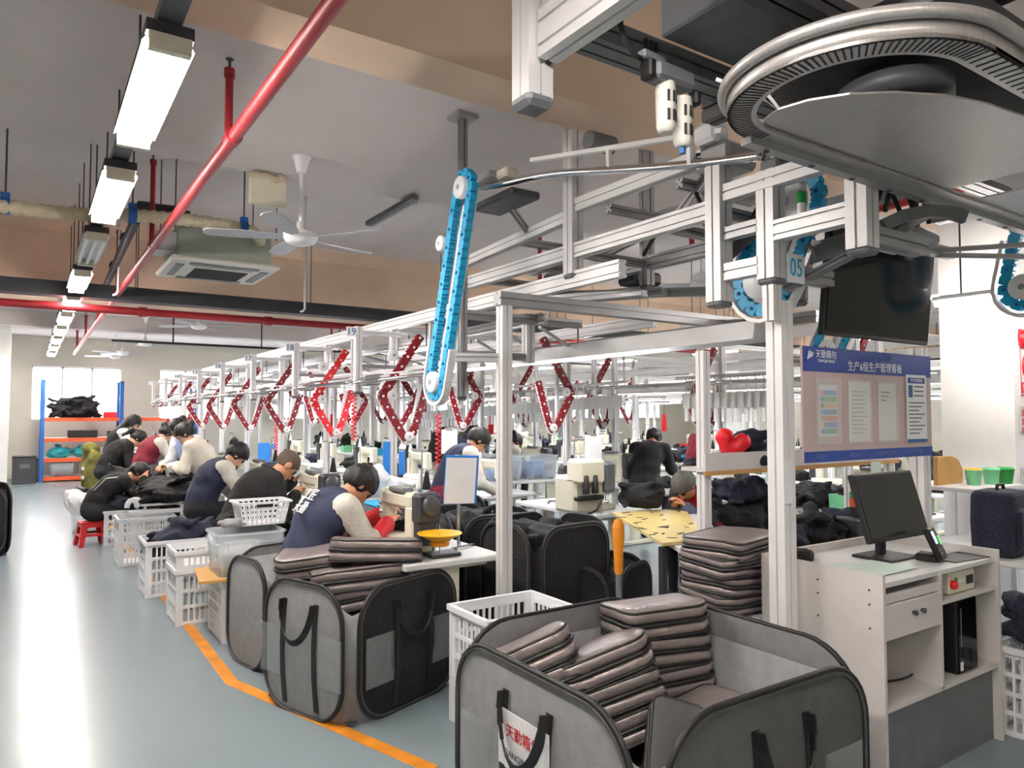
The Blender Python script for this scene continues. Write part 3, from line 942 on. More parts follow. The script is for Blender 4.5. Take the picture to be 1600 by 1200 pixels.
# ---------------------------------------------------------------- transfer frame between blue lift and turntable
XT = 2.75
tf = empty('transfer_frame', (XT, 3.5, 0), 0, 'hanging aluminium frame that links the blue lift and the round turntable', 'conveyor frame')
def Q(x, y, z): return (x - XT, y - 3.5, z)
def tbeam(name, a, b, w=.09, h=None, m='alu', up=None): return MB().alu(Q(*a), Q(*b), w, h, up).build(name, M[m], tf)
def capped(x, y, z0, z1, w=.09, m='alu'):
    o = tbeam('hanging_post', (x, y, z0), (x, y, z1), w, m=m)
    MB().rbox(Q(x, y, z0 - .012), (w + .006, w + .006, .03), .012).build('end_cap', M['mid_grey'], o)
capped(XT, 3.44, 2.455, 3.6)
capped(XT, 2.32, 2.14, 2.80)
capped(XT + .02, 2.04, 2.21, 2.70)
tbeam('hanging_post', (XT + .02, 2.04, 2.02), (XT + .02, 2.04, 2.19), .06)
capped(XT, 1.60, 2.26, 2.62)
capped(2.70, 4.72, 1.74, 2.72, .06)
capped(2.37, 4.14, 1.72, 3.6, .05, 'alu_dark')
MB().rbox(Q(2.37, 4.14, 3.585), (.16, .16, .03), .005).build('ceiling_plate', M['alu_dark'], tf)
XT2 = XT + .62
for xx in (XT, XT2):
    mm = 'alu' if xx == XT else 'alu_dark'
    tbeam('side_beam', (xx, 4.74, 2.595), (xx, 2.36, 2.595), .06, .09, m=mm)
    tbeam('side_beam', (xx, 4.74, 2.76), (xx, 3.49, 2.82), .06, .07, m=mm)
    tbeam('side_beam', (xx, 3.39, 2.87), (xx, 2.40, 2.87), .06, .08, m=mm)
    tbeam('side_beam', (xx, 2.27, 2.655), (xx, 1.42, 2.655), .06, .08, m=mm)
tbeam('side_beam', (XT, 1.99, 2.415), (XT, 1.65, 2.415), .06, .09)
tbeam('side_beam', (XT, 2.27, 2.275), (XT, 2.08, 2.275), .06, .08)
tbeam('side_beam', (XT, 2.27, 2.46), (XT, 2.08, 2.46), .05, .06, m='alu_dark')
for yy in (4.5, 3.9, 3.44, 2.7, 2.34): tbeam('cross_beam', (XT + .05, yy, 2.59), (XT2, yy, 2.59), .05, m='alu_dark')
for yy in (4.1, 3.15, 2.6): tbeam('cross_beam', (XT + .03, yy, 2.8), (XT2, yy, 2.8), .05, m='alu_dark')
for yy in (2.04, 1.6): tbeam('cross_beam', (XT + .05, yy, 2.32 if yy < 2 else 2.25), (XT + .45, yy, 2.32 if yy < 2 else 2.25), .07, m='alu_dark')
capped(XT2, 3.44, 2.45, 3.6, .07, 'alu_dark')
capped(XT2, 2.32, 2.2, 2.9, .07, 'alu_dark')
tbeam('brace', (XT - .2, 3.85, 2.95), (XT - .02, 3.9, 2.82), .035, m='alu_dark')
tbeam('brace', (XT + .3, 3.5, 2.62), (XT + .5, 2.5, 2.88), .035, m='alu_dark')
tbeam('brace', (XT + .1, 2.75, 2.6), (XT + .2, 2.45, 2.95), .04, m='alu_dark')
np_ = MB().bb(.06, .185, 1.985 - 3.5, 1.99 - 3.5, 2.195, 2.325).build('number_plate', M['paper'], tf)
text('number', '05', .12, facing(Q(XT + .122, 1.983, 2.26), (0, -1, 0)), M['cyan'], np_, sx=.8)
cr = [Q(XT - .03, 2.04, 2.765), Q(XT - .04, 2.45, 2.84), Q(XT - .05, 3.05, 2.98), Q(XT - .18, 3.45, 3.05), Q(XT - .32, 3.75, 3.04), Q(XT - .43, 3.9, 3.03)]
cr = smooth_pts([Vector(p) for p in cr])
MB().path(cr, .022, 10).build('carrier_rail', M['chrome'], tf)
MB().path([Vector(Q(XT - .03, 2.26, 2.95)), Vector(Q(XT - .04, 3.0, 3.1)), Vector(Q(XT - .2, 3.6, 3.17))], 0, sq=(.035, .024)).build('guide_rail', M['alu_white'], tf)
for yy, z0 in ((2.45, 2.84), (3.05, 2.98), (3.4, 3.05)):
    MB().bar(Q(XT - .05, yy, z0), Q(XT - .055, yy, z0 + .12), .024).build('rail_stay', M['alu_white'], tf)
MB().tube(Q(XT - .06, 3.22, 3.21), Q(XT + .12, 3.22, 3.21), .055, n=16).build('motor', M['mid_grey'], tf)
MB().rbox(Q(XT - .36, 3.86, 3.1), (.09, .18, .06), .012).build('sensor_block', M['alu_dark'], tf)
MB().rbox(Q(XT - .3, 3.72, 3.1), (.1, .12, .06), .012).build('sensor_block', M['cream_plastic'], tf)
MB().rbox(Q(XT - .26, 3.8, 2.95), (.22, .46, .05), .012).build('drive_tray', M['steel_dark'], tf)
MB().rbox(Q(XT + .08, 2.34, 2.85), (.22, .22, .12), .02).build('gearbox', M['alu_dark'], tf)
MB().rbox(Q(XT + .0, 2.36, 2.97), (.12, .14, .1), .02).build('gearbox', M['white_plastic'], tf)
MB().tube(Q(XT + .2, 2.45, 2.42), Q(XT + .2, 2.2, 2.56), .045, n=14).build('motor', M['dark_grey'], tf)
MB().path([Vector(Q(XT + .1 + .1 * t, 2.55 - .35 * t, 2.75 - .3 * math.sin(3 * t))) for t in [i / 10 for i in range(11)]], .011, 6).build('cable', M['black'], tf)
MB().path([Vector(Q(XT + .5, 3.35 - t * .6, 2.62 + .2 * math.sin(3.14 * t))) for t in [i / 10 for i in range(11)]], .013, 6).build('cable', M['black'], tf)
for j_ in range(3): MB().path([Vector(Q(XT + .1 + .35 * t, 1.66 - .05 * j_, 2.42 + (.16 + .05 * j_) * math.sin(3.14 * t))) for t in [i / 12 for i in range(13)]], .011, 6).build('cable', M['black'], tf)
for (a_, b_, w_, h_) in (((2.9, 4.9, 2.44), (3.4, 3.5, 2.42), .1, .06), ((3.15, 5.0, 2.5), (3.7, 3.6, 2.46), .14, .05), ((3.3, 4.5, 2.52), (3.95, 3.4, 2.46), .06, .06)):
    MB().alu(Q(*a_), Q(*b_), w_, h_).build('chute', M['alu_dark'], tf)
MB().rbox(Q(3.2, 4.1, 2.58), (.26, .2, .08), .02).build('drive_box', M['mid_grey'], tf)
MB().rbox(Q(3.6, 3.75, 2.56), (.26, .2, .09), .02).build('drive_box', M['steel_dark'], tf)
# inclined rail from under plate 05 up across the top of the television, with its brackets
r0, r1 = at(1228, 452, d=3.45), at(1445, 336, d=3.0)
MB().alu(Vector(Q(*r0)), Vector(Q(*r1)), .06, .03).build('inclined_rail', M['alu_dark'], tf)
MB().path([Vector(Q(*at(u, v, d=2.95))) for u, v in ((1380, 352), (1410, 338), (1450, 330), (1490, 333), (1508, 340))], 0, sq=(.03, .05)).build('curved_guide', M['mid_grey'], tf)
c_ = at(1388, 372, d=3.1); MB().rbox(Vector(Q(*c_)), (.16, .05, .12), .006).build('bracket_plate', M['alu_white'], tf)
c_ = at(1440, 368, d=3.25); MB().rbox(Vector(Q(*c_)), (.22, .06, .05), .012, (0, .1, 0)).build('switch_box', M['alu_dark'], tf)
c_ = at(1262, 398, d=3.4); MB().tube(Vector(Q(*c_)), Vector(Q(*c_)) + Vector((.3, -.1, .1)), .05, n=14).build('motor', M['mid_grey'], tf)
for v0, v1 in ((392, 380), (398, 402)):
    MB().tube(Vector(Q(*at(1450, v0, d=3.9))), Vector(Q(*at(1640, v1, d=3.3))), .013, n=8).build('side_rail', M['alu'], tf)
c_ = at(1465, 392, d=3.85); MB().rbox(Vector(Q(*c_)), (.3, .06, .06), .012).build('switch_box', M['alu_dark'], tf)

# ---------------------------------------------------------------- round turntable near the camera
tt = empty('turntable', (1.965, 1.15, 2.5), 0, 'large round steel conveyor turntable with slotted rim overhead', 'conveyor turntable')
RO, RI = .36, .275
def stad(r, xr):
    pts = [(xr, r)] + [(0 + r * math.cos(t), r * math.sin(t)) for t in [math.pi / 2 + math.pi * k / 40 for k in range(41)]] + [(xr, -r)]
    return pts
XE = 2.7
def ring(parent, r0, r1, z0, z1, name, m, e=XE):
    A, B = stad(r0, e), stad(r1, e); n = len(A)
    mb = MB(); V = []; F = []
    for (x, y) in A: V += [(x, y, z0), (x, y, z1)]
    for (x, y) in B: V += [(x, y, z0), (x, y, z1)]
    for i in range(n - 1):
        a = 2 * i; b = 2 * n + 2 * i
        F += [(a, a + 2, a + 3, a + 1), (b, b + 1, b + 3, b + 2), (a, b, b + 2, a + 2), (a + 1, a + 3, b + 3, b + 1)]
    F += [(0, 1, 2 * n + 1, 2 * n), (2 * n - 2, 4 * n - 2, 4 * n - 1, 2 * n - 1)]
    mb.add(V, F, name == 'rim_wall'); o = mb.build(name, M[m], parent); fix_normals(o.data); return o
rm = ring(tt, RI, RO, 0, .01, 'rim_flange', 'steel')
ring(tt, RO - .01, RO, .0, .056, 'rim_wall', 'steel')
MB().path([Vector((x, y, .06)) for x, y in stad(RO + .01, XE)], .018, 10).build('rim_tube', M['steel'], tt)
slot = MB().bb(RI + .016, RO - .003, -.0026, .0026, -.0015, .002).mesh('slot'); slot.materials.append(M['slot'])
for k in range(60):
    t = math.pi * (.5 + (k + .5) / 60)
    o = bpy.data.objects.new('slot', slot); COL.objects.link(o); o.parent = rm; o.rotation_euler = (0, 0, t)
for k in range(28):
    o = bpy.data.objects.new('slot', slot); COL.objects.link(o); o.parent = rm; o.location = (.02 + .034 * k, 0, 0); o.rotation_euler = (0, 0, -math.pi / 2)
pp = [(1.3, .40), ] + [(.18 + .34 * math.cos(t), .05 + .33 * math.sin(t)) for t in [math.pi / 2 + math.pi * k / 24 for k in range(25)]] + [(1.3, -.29)]
pp = [(1.12, .325), (.05, .325), (-.03, .3), (-.09, .25), (-.12, .18), (-.1, .09), (-.04, .0), (.06, -.08), (.2, -.15), (.36, -.19), (.55, -.21), (1.12, -.215)]
pl_ = MB().prism(pp, .012, .018).build('centre_plate', M['steel'], tt)
ring(tt, RO - .02, RO + .015, -.035, 0, 'edge_angle', 'steel_dark') if False else None
MB().bb(-.05, XE, RO - .03, RO + .01, -.024, .0).build('edge_bar', M['alu_dark'], tt)
MB().bb(1.36, XE, -.22, .32, .012, .018).build('centre_plate', M['alu'], tt)
MB().bb(-.1, 2.2, -.3, .3, .14, .2).build('backing_frame', M['steel_dark'], tt)
MB().lathe([(.0, .035), (.16, .035), (.16, .09), (.1, .1), (.1, .15), (0, .15)], (.2, 0, 0), 28).build('sprocket', M['dark_grey'], tt)
for k in range(8):
    MB().lathe([(.012, -.004), (.01, -.008), (0, -.009)], (.05 + .25 * k, RO - .012, -.024), 8).build('bolt', M['steel_dark'], tt)
MB().path([Vector((-.2, .2, .1)), Vector((-.12, .18, .02)), Vector((-.15, .22, .06)), Vector((-.25, .3, .12))], .006, 6).build('cable', M['alu_white'], tt)

# hanging support gantry of the turntable
ga = empty('hanging_gantry', (2.0, 1.8, 2.7), 0, 'grey aluminium gantry hung from the ceiling with a valve housing', 'gantry')
def G(p): return Vector(p) - Vector((2.0, 1.8, 2.7))
cpz = at(832, 158, d=2.45)
gp = MB().alu(G(cpz), G((cpz.x, cpz.y, 4.15)), .10).build('hanging_post', M['alu'], ga)
MB().rbox(G((cpz.x, cpz.y, cpz.z - .01)), (.115, .115, .05), .018).build('end_cap', M['mid_grey'], gp)
for z in (.12, .16): MB().lathe([(.012, 0), (.01, -.006), (0, -.007)], G((cpz.x + .03, cpz.y - .05, cpz.z + z)), 8, 'y').build('bolt', M['steel_dark'], gp)
zb = cpz.z + .20
MB().alu(G((cpz.x + .02, cpz.y - .06, zb)), G((cpz.x + .02, cpz.y - 1.4, zb)), .08, .16).build('long_beam', M['alu'], ga)
MB().alu(G((cpz.x + .02, cpz.y - .12, zb + .02)), G((cpz.x + 3.2, cpz.y - .12, zb + .02)), .12, .08).build('cross_beam', M['mid_grey'], ga)
MB().alu(G((cpz.x + .02, cpz.y - .6, zb + .05)), G((cpz.x + 3.2, cpz.y - .6, zb + .05)), .1, .08).build('cross_beam', M['steel_dark'], ga)
MB().alu(G((cpz.x + .9, cpz.y + .02, zb - .02)), G((cpz.x + .9, cpz.y - 1.2, zb - .02)), .08, .1).build('long_beam', M['steel_dark'], ga)
h0 = at(1022, 62, d=2.55)
MB().rbox(G((h0.x + .26, h0.y - .2, h0.z + .12)), (.5, .36, .24), .008).build('valve_housing', M['mid_grey'], ga)
for p_ in (Vector((2.78, 2.02, 0)), Vector((4.3, 2.02, 0))):
    q_ = MB().alu(G((p_.x, p_.y, 2.74)), G((p_.x, p_.y, 3.4)), .08).build('drop_post', M['alu'], ga)
    MB().rbox(G((p_.x, p_.y, 2.72)), (.1, .1, .06), .012).build('end_cap', M['mid_grey'], q_)

# twin air filters hung below the valve housing
af = empty('air_filter_unit', at(1040, 155, d=2.3), 0, 'pair of grey air filter bowls hung under the gantry', 'air filter')
for dx, dz, tip in ((0., 0., 0), (.075, -.03, 1)):
    b = MB().lathe([(.018, -.11), (.026, -.105), (.03, -.09), (.033, .03), (.03, .05)], (dx, 0, dz), 16).build('bowl', M['mid_grey'] if False else M['ac_panel'], af)
    for k in range(3):
        for zz in (-.06, .0):
            t = -math.pi / 2 - .5 + .6 * k
            MB().box((dx + .033 * math.cos(t), .033 * math.sin(t), dz + zz), (.008, .004, .035), (0, 0, t + math.pi / 2)).build('sight_slot', M['slot'], b)
    if tip: MB().tube((dx, 0, dz - .11), (dx, 0, dz - .13), .01, n=10).build('drain_tip', M['blue_steel'], b)
MB().rbox((.02, 0, .075), (.17, .07, .06), .012).build('valve_head', M['mid_grey'], af)
MB().rbox((.13, 0, .03), (.03, .05, .05), .008).build('end_block', M['black'], af)
MB().rbox((-.075, 0, .075), (.03, .05, .06), .006).build('end_block', M['black'], af)
MB().rbox((-.06, 0, .115), (.1, .04, .03), .006).build('port_block', M['mid_grey'], af)
for k in range(3): MB().tube((-.085 + .022 * k, 0, .12), (-.085 + .022 * k, 0, .17), .008, n=8).build('push_fitting', M['black'], af)
MB().path([Vector((-.1, 0, .1)), Vector((-.13, 0, .105)), Vector((-.17, 0, .14)), Vector((-.19, 0, .18)), Vector((-.19, 0, .24))], .009, 8).build('air_hose', M['black'], af)

# green beacon on the transfer beam, drop pipe
bc = empty('signal_beacon', (2.75, 1.87, 2.49), 0, 'small green signal beacon standing on the aluminium beam', 'beacon')
MB().tube((0, 0, -.03), (0, 0, .02), .018, n=14).build('beacon_base', M['white_plastic'], bc)
MB().lathe([(.021, .02), (.021, .065), (.018, .07), (0, .07)], n=14).build('lens', M['green'], bc)
# ================================================================ builders for small things
def crate(name, x0, x1, y0, y1, z0, h, lab, m='white_plastic', rows=4, group='white slatted crates', rz=0., pitch=.035):
    cx, cy = (x0 + x1) / 2, (y0 + y1) / 2
    e = empty(name, (cx, cy, z0), rz, lab, 'crate', group)
    hx, hy = (x1 - x0) / 2, (y1 - y0) / 2
    def panel(L, fr):
        mb = MB()
        n = max(3, int((L - .12) / pitch))
        c = .05
        mb.box((-L / 2 + c / 2, 0, h / 2), (c, .014, h)); mb.box((L / 2 - c / 2, 0, h / 2), (c, .014, h))
        zs = [.02 + (h - .06) * i / rows for i in range(rows + 1)]
        for z in zs: mb.box((0, 0, z), (L - 2 * c, .014, .022))
        w = L - 2 * c
        for i in range(1, n):
            mb.box((-w / 2 + w * i / n, 0, h / 2), (.013, .010, h - .04))
        mb.v = [tuple(fr @ Vector(p)) for p in mb.v]
        return mb
    T = Matrix.Translation; Rz = lambda a: Matrix.Rotation(a, 4, 'Z')
    for L, fr in ((2 * hx, T((0, -hy + .007, 0))), (2 * hx, T((0, hy - .007, 0))), (2 * hy, T((-hx + .007, 0, 0)) @ Rz(math.pi / 2)), (2 * hy, T((hx - .007, 0, 0)) @ Rz(math.pi / 2))):
        panel(L, fr).build('side_panel', M[m], e)
    r = MB()
    for yy in (-hy - .004, hy + .004): r.bb(-hx - .014, hx + .014, yy - .012, yy + .012, h - .03, h)
    for xx in (-hx - .004, hx + .004): r.bb(xx - .012, xx + .012, -hy, hy, h - .03, h)
    for xx in (-hx + .008, hx - .008):
        for yy in (-hy + .008, hy - .008): r.bb(xx - .012, xx + .012, yy - .012, yy + .012, 0, h - .01)
    r.build('rim', M[m], e)
    MB().bb(-hx + .005, hx - .005, -hy + .005, hy - .005, 0, .012).build('base', M[m], e)
    return e

def heap(name, c, size, lab, m='black_fab', seed=1, n=14, cell=.02, cat='fabric', group=None, rz=0., flat=.5):
    """a pile of soft cloth pieces as one draped body"""
    rs = random.Random(seed); s = SDF(.022)
    sx, sy, sz = size; n = int(n * 1.7)
    s.ell((0, 0, sz * .3), (sx * .42, sy * .42, sz * .4))
    for i in range(n):
        a = rs.uniform(0, 6.28); q = rs.uniform(.1, .95) ** .5
        x, y = sx * .42 * q * math.cos(a), sy * .42 * q * math.sin(a)
        z = rs.uniform(.15, .85) * sz * (1.12 - .5 * q)
        R = Euler((rs.uniform(-.5, .5), rs.uniform(-.5, .5), rs.uniform(0, 3.1))).to_matrix()
        s.ell((x, y, z), (rs.uniform(.16, .3) * sx, rs.uniform(.05, .12) * sy + .015, rs.uniform(.03, .07) * sz + .012), R)
    V, F, L = s.mesh(cell, .0065, 30, seed)
    V[:, 2] = np.maximum(V[:, 2], 0)
    o = link_mesh(name, np_mesh(name, [(V, F, L)]), M[m])
    o.location = c; o.rotation_euler = (0, 0, rz)
    return tag(o, lab, cat, group)

def bag(c, L, W, T, rot, lab, seed=0, m='bag_satin', group='grey laptop bags', name='laptop_bag'):
    """flat zipped bag lying on its back: two padded halves with dark piping between"""
    rs = random.Random(seed)
    e = empty(name, c, 0, lab, 'bag', group); e.rotation_euler = rot
    rad = min(L, W) * .2
    ph = [rs.uniform(0, 6) for _ in range(4)]
    def ringpts(z, ins, k=1.):
        out = []
        for i, (x, y) in enumerate(rrect(L - 2 * ins, W - 2 * ins, max(.02, rad - ins * .5), 6)):
            w = .006 * math.sin(9 * x / L + ph[0]) + .006 * math.sin(11 * y / W + ph[1])
            out.append((x * (1 + w * .6), y * (1 + w * .6), z + k * (.01 * math.sin(5 * x / L + ph[2]) + .008 * math.sin(6 * y / W + ph[3]))))
        return out
    def half(z0, z1, nm):
        b = MB()
        prof = [(0, .02), (.1, .006), (.3, 0), (.6, -.004), (.85, .004), (.97, .022), (1.0, .05), (1.03, min(L, W) * .3), (1.045, min(L, W) * .44)]
        b.loft([ringpts(z0 + (z1 - z0) * t, i_) for t, i_ in prof])
        return b.build(nm, M[m], e)
    half(0, T * .46, 'back_half')
    half(T * .5, T, 'front_half')
    for z in (T * .06, T * .48, T * .9):
        pts = [Vector(p) for p in ringpts(z, .0 if z < T * .8 else .004)]
        pts = [Vector((p.x * 1.006, p.y * 1.01, p.z)) for p in pts]
        MB().path(pts, .0065 if z != T * .48 else .009, 6, True).build('piping', M['bag_trim'], e)
    return e

def popup_bin(c, L, W, H, rz, lab, front='grey_fab', side='grey_fab', handles=True, sign=None, group='pop-up fabric bins', rad=.22, pocket=True, dark=None):
    """collapsible hamper: four bowed wire-rimmed panels joined by fabric gussets"""
    e = empty('popup_bin', c, rz, lab, 'fabric bin', group)
    inset = .03
    o_ = rrect(L - .02, W - .02, .14, 6)
    g = MB(); n = len(o_)
    zt = []
    for x, y in o_:
        k = max(abs(x) / (L / 2), abs(y) / (W / 2)); kk = min(abs(x) / (L / 2), abs(y) / (W / 2))
        zt.append(H * (.93 - .2 * max(0, kk - .55) / .45))
    R0 = [(x, y, .0) for x, y in o_]; R1 = [(x * 1.0, y * 1.0, H * .5) for x, y in o_]; R2 = [(x, y, z) for (x, y), z in zip(o_, zt)]
    R3 = [(x * .985, y * .985, z) for (x, y), z in zip(o_, zt)]; R4 = [(x * .975, y * .975, .02) for x, y in o_]
    g.loft([R0, R1, R2, R3, R4]); g.build('gusset_body', M[dark or side], e)
    def pan(w, fr, m, hand, sg=None, pk=False):
        out = rrect(w, H, rad, 8)
        nn = len(out)
        mb = MB()
        def bow(x, z): return -.035 * (1 - (2 * x / w) ** 2) * (1 - (2 * z / H) ** 2)
        fr_ = []
        for sc in (1., .8, .55, .3, .1, .02):
            fr_.append([fr @ Vector((x * sc, bow(x * sc, z * sc), H / 2 + z * sc)) for x, z in out])
        bk_ = [[fr @ Vector((x * sc, bow(x * sc, z * sc) + .006, H / 2 + z * sc)) for x, z in out] for sc in (.02, .3, .6, 1.)]
        mb.loft(fr_, False, True); mb.loft(bk_, True, False)
        p = mb.build('panel', M[m], e)
        fix_normals(p.data)
        MB().path([fr @ Vector((x, -.004, H / 2 + z)) for x, z in out], .011, 8, True).build('wire_rim', M['black'], p)
        MB().path([fr @ Vector((x * .985, -.01, H / 2 + z * .98)) for x, z in out], 0, 8, True, sq=(.02, .004)).build('binding', M['grey_fab_dark'], p)
        if hand:
            hw = hand
            for sx in (-1, 1):
                pts = [fr @ Vector((sx * hw, bow(sx * hw, H * (t - .5)) - .006, H * t)) for t in (.06, .3, .5, .7, .86)]
                s_ = MB(); 
                for a_, b_ in zip(pts[:-1], pts[1:]): s_.bar(a_, b_, .035, .004, up=tuple(fr.to_3x3() @ Vector((0, -1, 0))))
                s_.build('strap', M['black'], p)
            pts = [fr @ Vector((hw * math.cos(t), bow(0, H * .3) - .02 - .03 * math.sin(t), H * .86 - H * .3 * math.sin(t))) for t in [math.pi * i / 12 for i in range(13)]]
            s_ = MB()
            for a_, b_ in zip(pts[:-1], pts[1:]): s_.bar(a_, b_, .006, .034, up=tuple(fr.to_3x3() @ Vector((0, -.3, 1))))
            s_.build('handle', M['black'], p)
        if pk:
            for sx in pk:
                q = MB(); q.box((0, 0, 0), (.22, .002, .26))
                Mx = fr @ Matrix.Translation((sx, bow(sx, -.1) - .008, H * .45))
                q.v = [tuple(Mx @ Vector(v)) for v in q.v]
                q.build('vinyl_pocket', M['vinyl'], p)
        if sg:
            q = MB(); q.box((0, 0, 0), (.3, .003, .2)); Mx = fr @ Matrix.Translation((0, bow(0, 0) - .004, H * .64)); q.v = [tuple(Mx @ Vector(v)) for v in q.v]
            sp = q.build('sign', M['paper'], p)
            nrm = fr.to_3x3() @ Vector((0, -1, 0))
            text('lettering', '天勤箱包', .05, facing(Mx @ Vector((0, -.003, .03)), nrm), M['red'], sp)
            text('lettering', 'TIANQIN BAGS', .034, facing(Mx @ Vector((0, -.003, -.045)), nrm), M['mid_grey'], sp)
        return p
    T = Matrix.Translation; Rz = lambda a: Matrix.Rotation(a, 4, 'Z')
    hd = .13 if handles else None
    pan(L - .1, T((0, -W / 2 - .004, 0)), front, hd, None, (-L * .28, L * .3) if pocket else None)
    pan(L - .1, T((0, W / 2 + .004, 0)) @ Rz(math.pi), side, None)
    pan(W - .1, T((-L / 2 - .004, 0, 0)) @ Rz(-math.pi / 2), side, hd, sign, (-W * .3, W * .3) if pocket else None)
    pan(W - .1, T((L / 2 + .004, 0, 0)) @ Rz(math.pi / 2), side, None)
    MB().bb(-L / 2 + .03, L / 2 - .03, -W / 2 + .03, W / 2 - .03, .012, .02).build('floor_panel', M['grey_fab_dark'], e)
    return e
mat('vinyl', '#c8cfd2', .08, 0, .05, 8, alpha=.22)

def tub(x0, x1, y0, y1, z0, h, lab, m='clear', group='clear plastic tubs', fill=None):
    e = empty('plastic_tub', ((x0 + x1) / 2, (y0 + y1) / 2, z0), 0, lab, 'tub', group)
    hx, hy = (x1 - x0) / 2, (y1 - y0) / 2
    b = MB(); t = .005
    o0 = rrect(2 * hx * .92, 2 * hy * .92, .04, 4); o1 = rrect(2 * hx, 2 * hy, .05, 4)
    sc = lambda o, k, z: [(x * k, y * k, z) for x, y in o]
    b.loft([sc(o0, 1, 0), sc(o1, 1, h), sc(o1, .975, h), sc(o0, .97, .006)])
    b.build('tub_wall', M[m], e)
    rb = MB()
    for k in (.0, .06):
        rb.path([Vector((x * 1.015, y * 1.015, h - .01 - k)) for x, y in o1], 0, 6, True, sq=(.012, .012))
    rb.build('rim', M[m], e)
    for sx in (-.5, 0, .5):
        MB().bar((sx * hx * 1.4 * .92, -hy * .925, .01), (sx * hx * 1.4, -hy * 1.0, h - .08), .012, .008).build('rib', M[m], e)
    if fill:
        heap_o = SDF(.04); rs = random.Random(int(x0 * 100))
        for i in range(8): heap_o.ell((rs.uniform(-.5, .5) * hx, rs.uniform(-.5, .5) * hy, h * rs.uniform(.2, .55)), (hx * .42, hy * .42, h * .22))
        V, F, L = heap_o.mesh(.02, .006, 20, 2)
        V[:, 2] = np.clip(V[:, 2], .012, None); V[:, 0] = np.clip(V[:, 0], -hx * .88, hx * .88); V[:, 1] = np.clip(V[:, 1], -hy * .88, hy * .88)
        o = link_mesh('tub_contents', np_mesh('tub_contents', [(V, F, L)]), M[fill]); o.location = e.location
        tag(o, 'cloth pieces inside the ' + lab, 'fabric')
    return e

# ---------------------------------------------------------------- sewing machine: worker faces +X, needle at +Y
def sewing_machine(loc, rz, lab, light=False, group='sewing machines'):
    e = empty('sewing_machine', loc, rz, lab, 'sewing machine', group)
    body = 'cream_plastic'
    MB().rbox((0, .05, .03), (.2, .56, .06), .012).build('bed', M[body], e)
    MB().rbox((0, -.14, .16), (.12, .13, .24), .02).build('column', M[body], e)
    MB().rbox((0, .06, .30), (.11, .46, .11), .025).build('arm', M[body], e)
    hd = MB().rbox((0, .29, .25), (.1, .1, .22), .02).build('head', M[body], e)
    MB().tube((0, .29, .08), (0, .29, .15), .006, n=8).build('needle_bar', M['chrome'], hd)
    MB().rbox((-.01, .29, .065), (.03, .05, .012), .003).build('presser_foot', M['chrome'], hd)
    for z in (.2, .26): MB().lathe([(.014, 0), (.014, -.012), (0, -.014)], (-.05, .29, z), 10, 'x').build('tension_dial', M['chrome'], hd)
    mc = MB().rbox((.02, -.235, .27), (.17, .1, .19), .02).rbox((.02, -.225, .12), (.14, .08, .16), .015).build('motor_cover', M['dark_grey'], e)
    hw = MB().lathe([(.05, 0), (.062, -.008), (.062, -.024), (.045, -.034), (.02, -.036), (0, -.036)], (.02, -.285, .29), 20, 'y').build('handwheel', M['steel_dark'], mc)
    MB().rbox((-.02, .05, .365), (.09, .2, .03), .008).build('top_cover', M['mid_grey'], e)
    st = MB().tube((.08, -.05, 0), (.08, -.05, .62), .006, n=6).bar((.08, -.12, .62), (.08, .1, .62), .012).build('thread_stand', M['chrome'], e)
    for yy in (-.02, .07):
        MB().lathe([(.028, .36), (.03, .37), (.012, .47), (.01, .48), (0, .48)], (.13, yy, .0), 12).build('thread_cone', M['black' if yy < 0 else 'white_plastic'], st)
    MB().path([Vector((.02, -.27, .1)), Vector((.02, -.33, .03)), Vector((.0, -.36, .012)), Vector((.1, -.42, .012)), Vector((.2, -.3, .012))], .007, 6).build('cable', M['black'], e)
    return e
def work_table(x0, x1, y0, y1, lab, top='table_top', z=.75, group='sewing tables'):
    e = empty('sewing_table', (x0, y0, 0), 0, lab, 'table', group)
    w, l = x1 - x0, y1 - y0
    MB().rbox((w / 2, l / 2, z - .02), (w, l, .04), .008).build('table_top', M[top], e)
    for yy in (.1, l - .1):
        MB().rbox((w / 2, yy, z / 2), (.14, .04, z - .08), .005).build('leg', M['cream_plastic'], e)
        MB().rbox((w / 2, yy, .03), (w * .9, .06, .05), .01).build('foot', M['cream_plastic'], e)
        MB().rbox((w / 2, yy, z - .055), (w * .8, .05, .03), .005).build('bracket', M['cream_plastic'], e)
    MB().bar((w / 2, .1, .25), (w / 2, l - .1, .25), .04).build('stretcher', M['cream_plastic'], e)
    return e
mat('table_top', '#dfe0df', .35, 0, .04, 5)

# ================================================================ the aisle side of the line
TY = [4.35 + 1.745 * k for k in range(9)]
nearw = ['nearest the camera, beside the yellow dish'] + ['opposite the post marked ' + n for n in NW] + ['second farthest along the aisle', 'farthest along the aisle']
tables = [work_table(1.78, 2.44, y - .6, y + .6, 'white sewing table, ' + nearw[k]) for k, y in enumerate(TY)]
for k, y in enumerate(TY[:8]):
    sewing_machine((2.05, y - .06, .75), 0, 'cream sewing machine with dark motor cover, ' + nearw[k])
# opposite side of the same line
for k in range(6):
    y = 5.35 + 1.745 * k
    w_ = ['nearest, behind the yellow board', 'second in the row', 'third in the row', 'fourth in the row', 'fifth in the row', 'sixth in the row'][k]
    work_table(4.02, 4.66, y - .6, y + .6, 'white sewing table on the far side of the line, ' + w_)
    sewing_machine((4.32, y - .1, .75), math.pi, 'cream sewing machine on the far side of the line, ' + w_)
    if k: heap('garment_pile', (4.35, y + .4, .75), (.5, .4, .22), 'dark garment pile on the far side tables, ' + w_, 'black_fab' if k % 2 else 'navy_fab', 40 + k, 10, .025, 'garments')

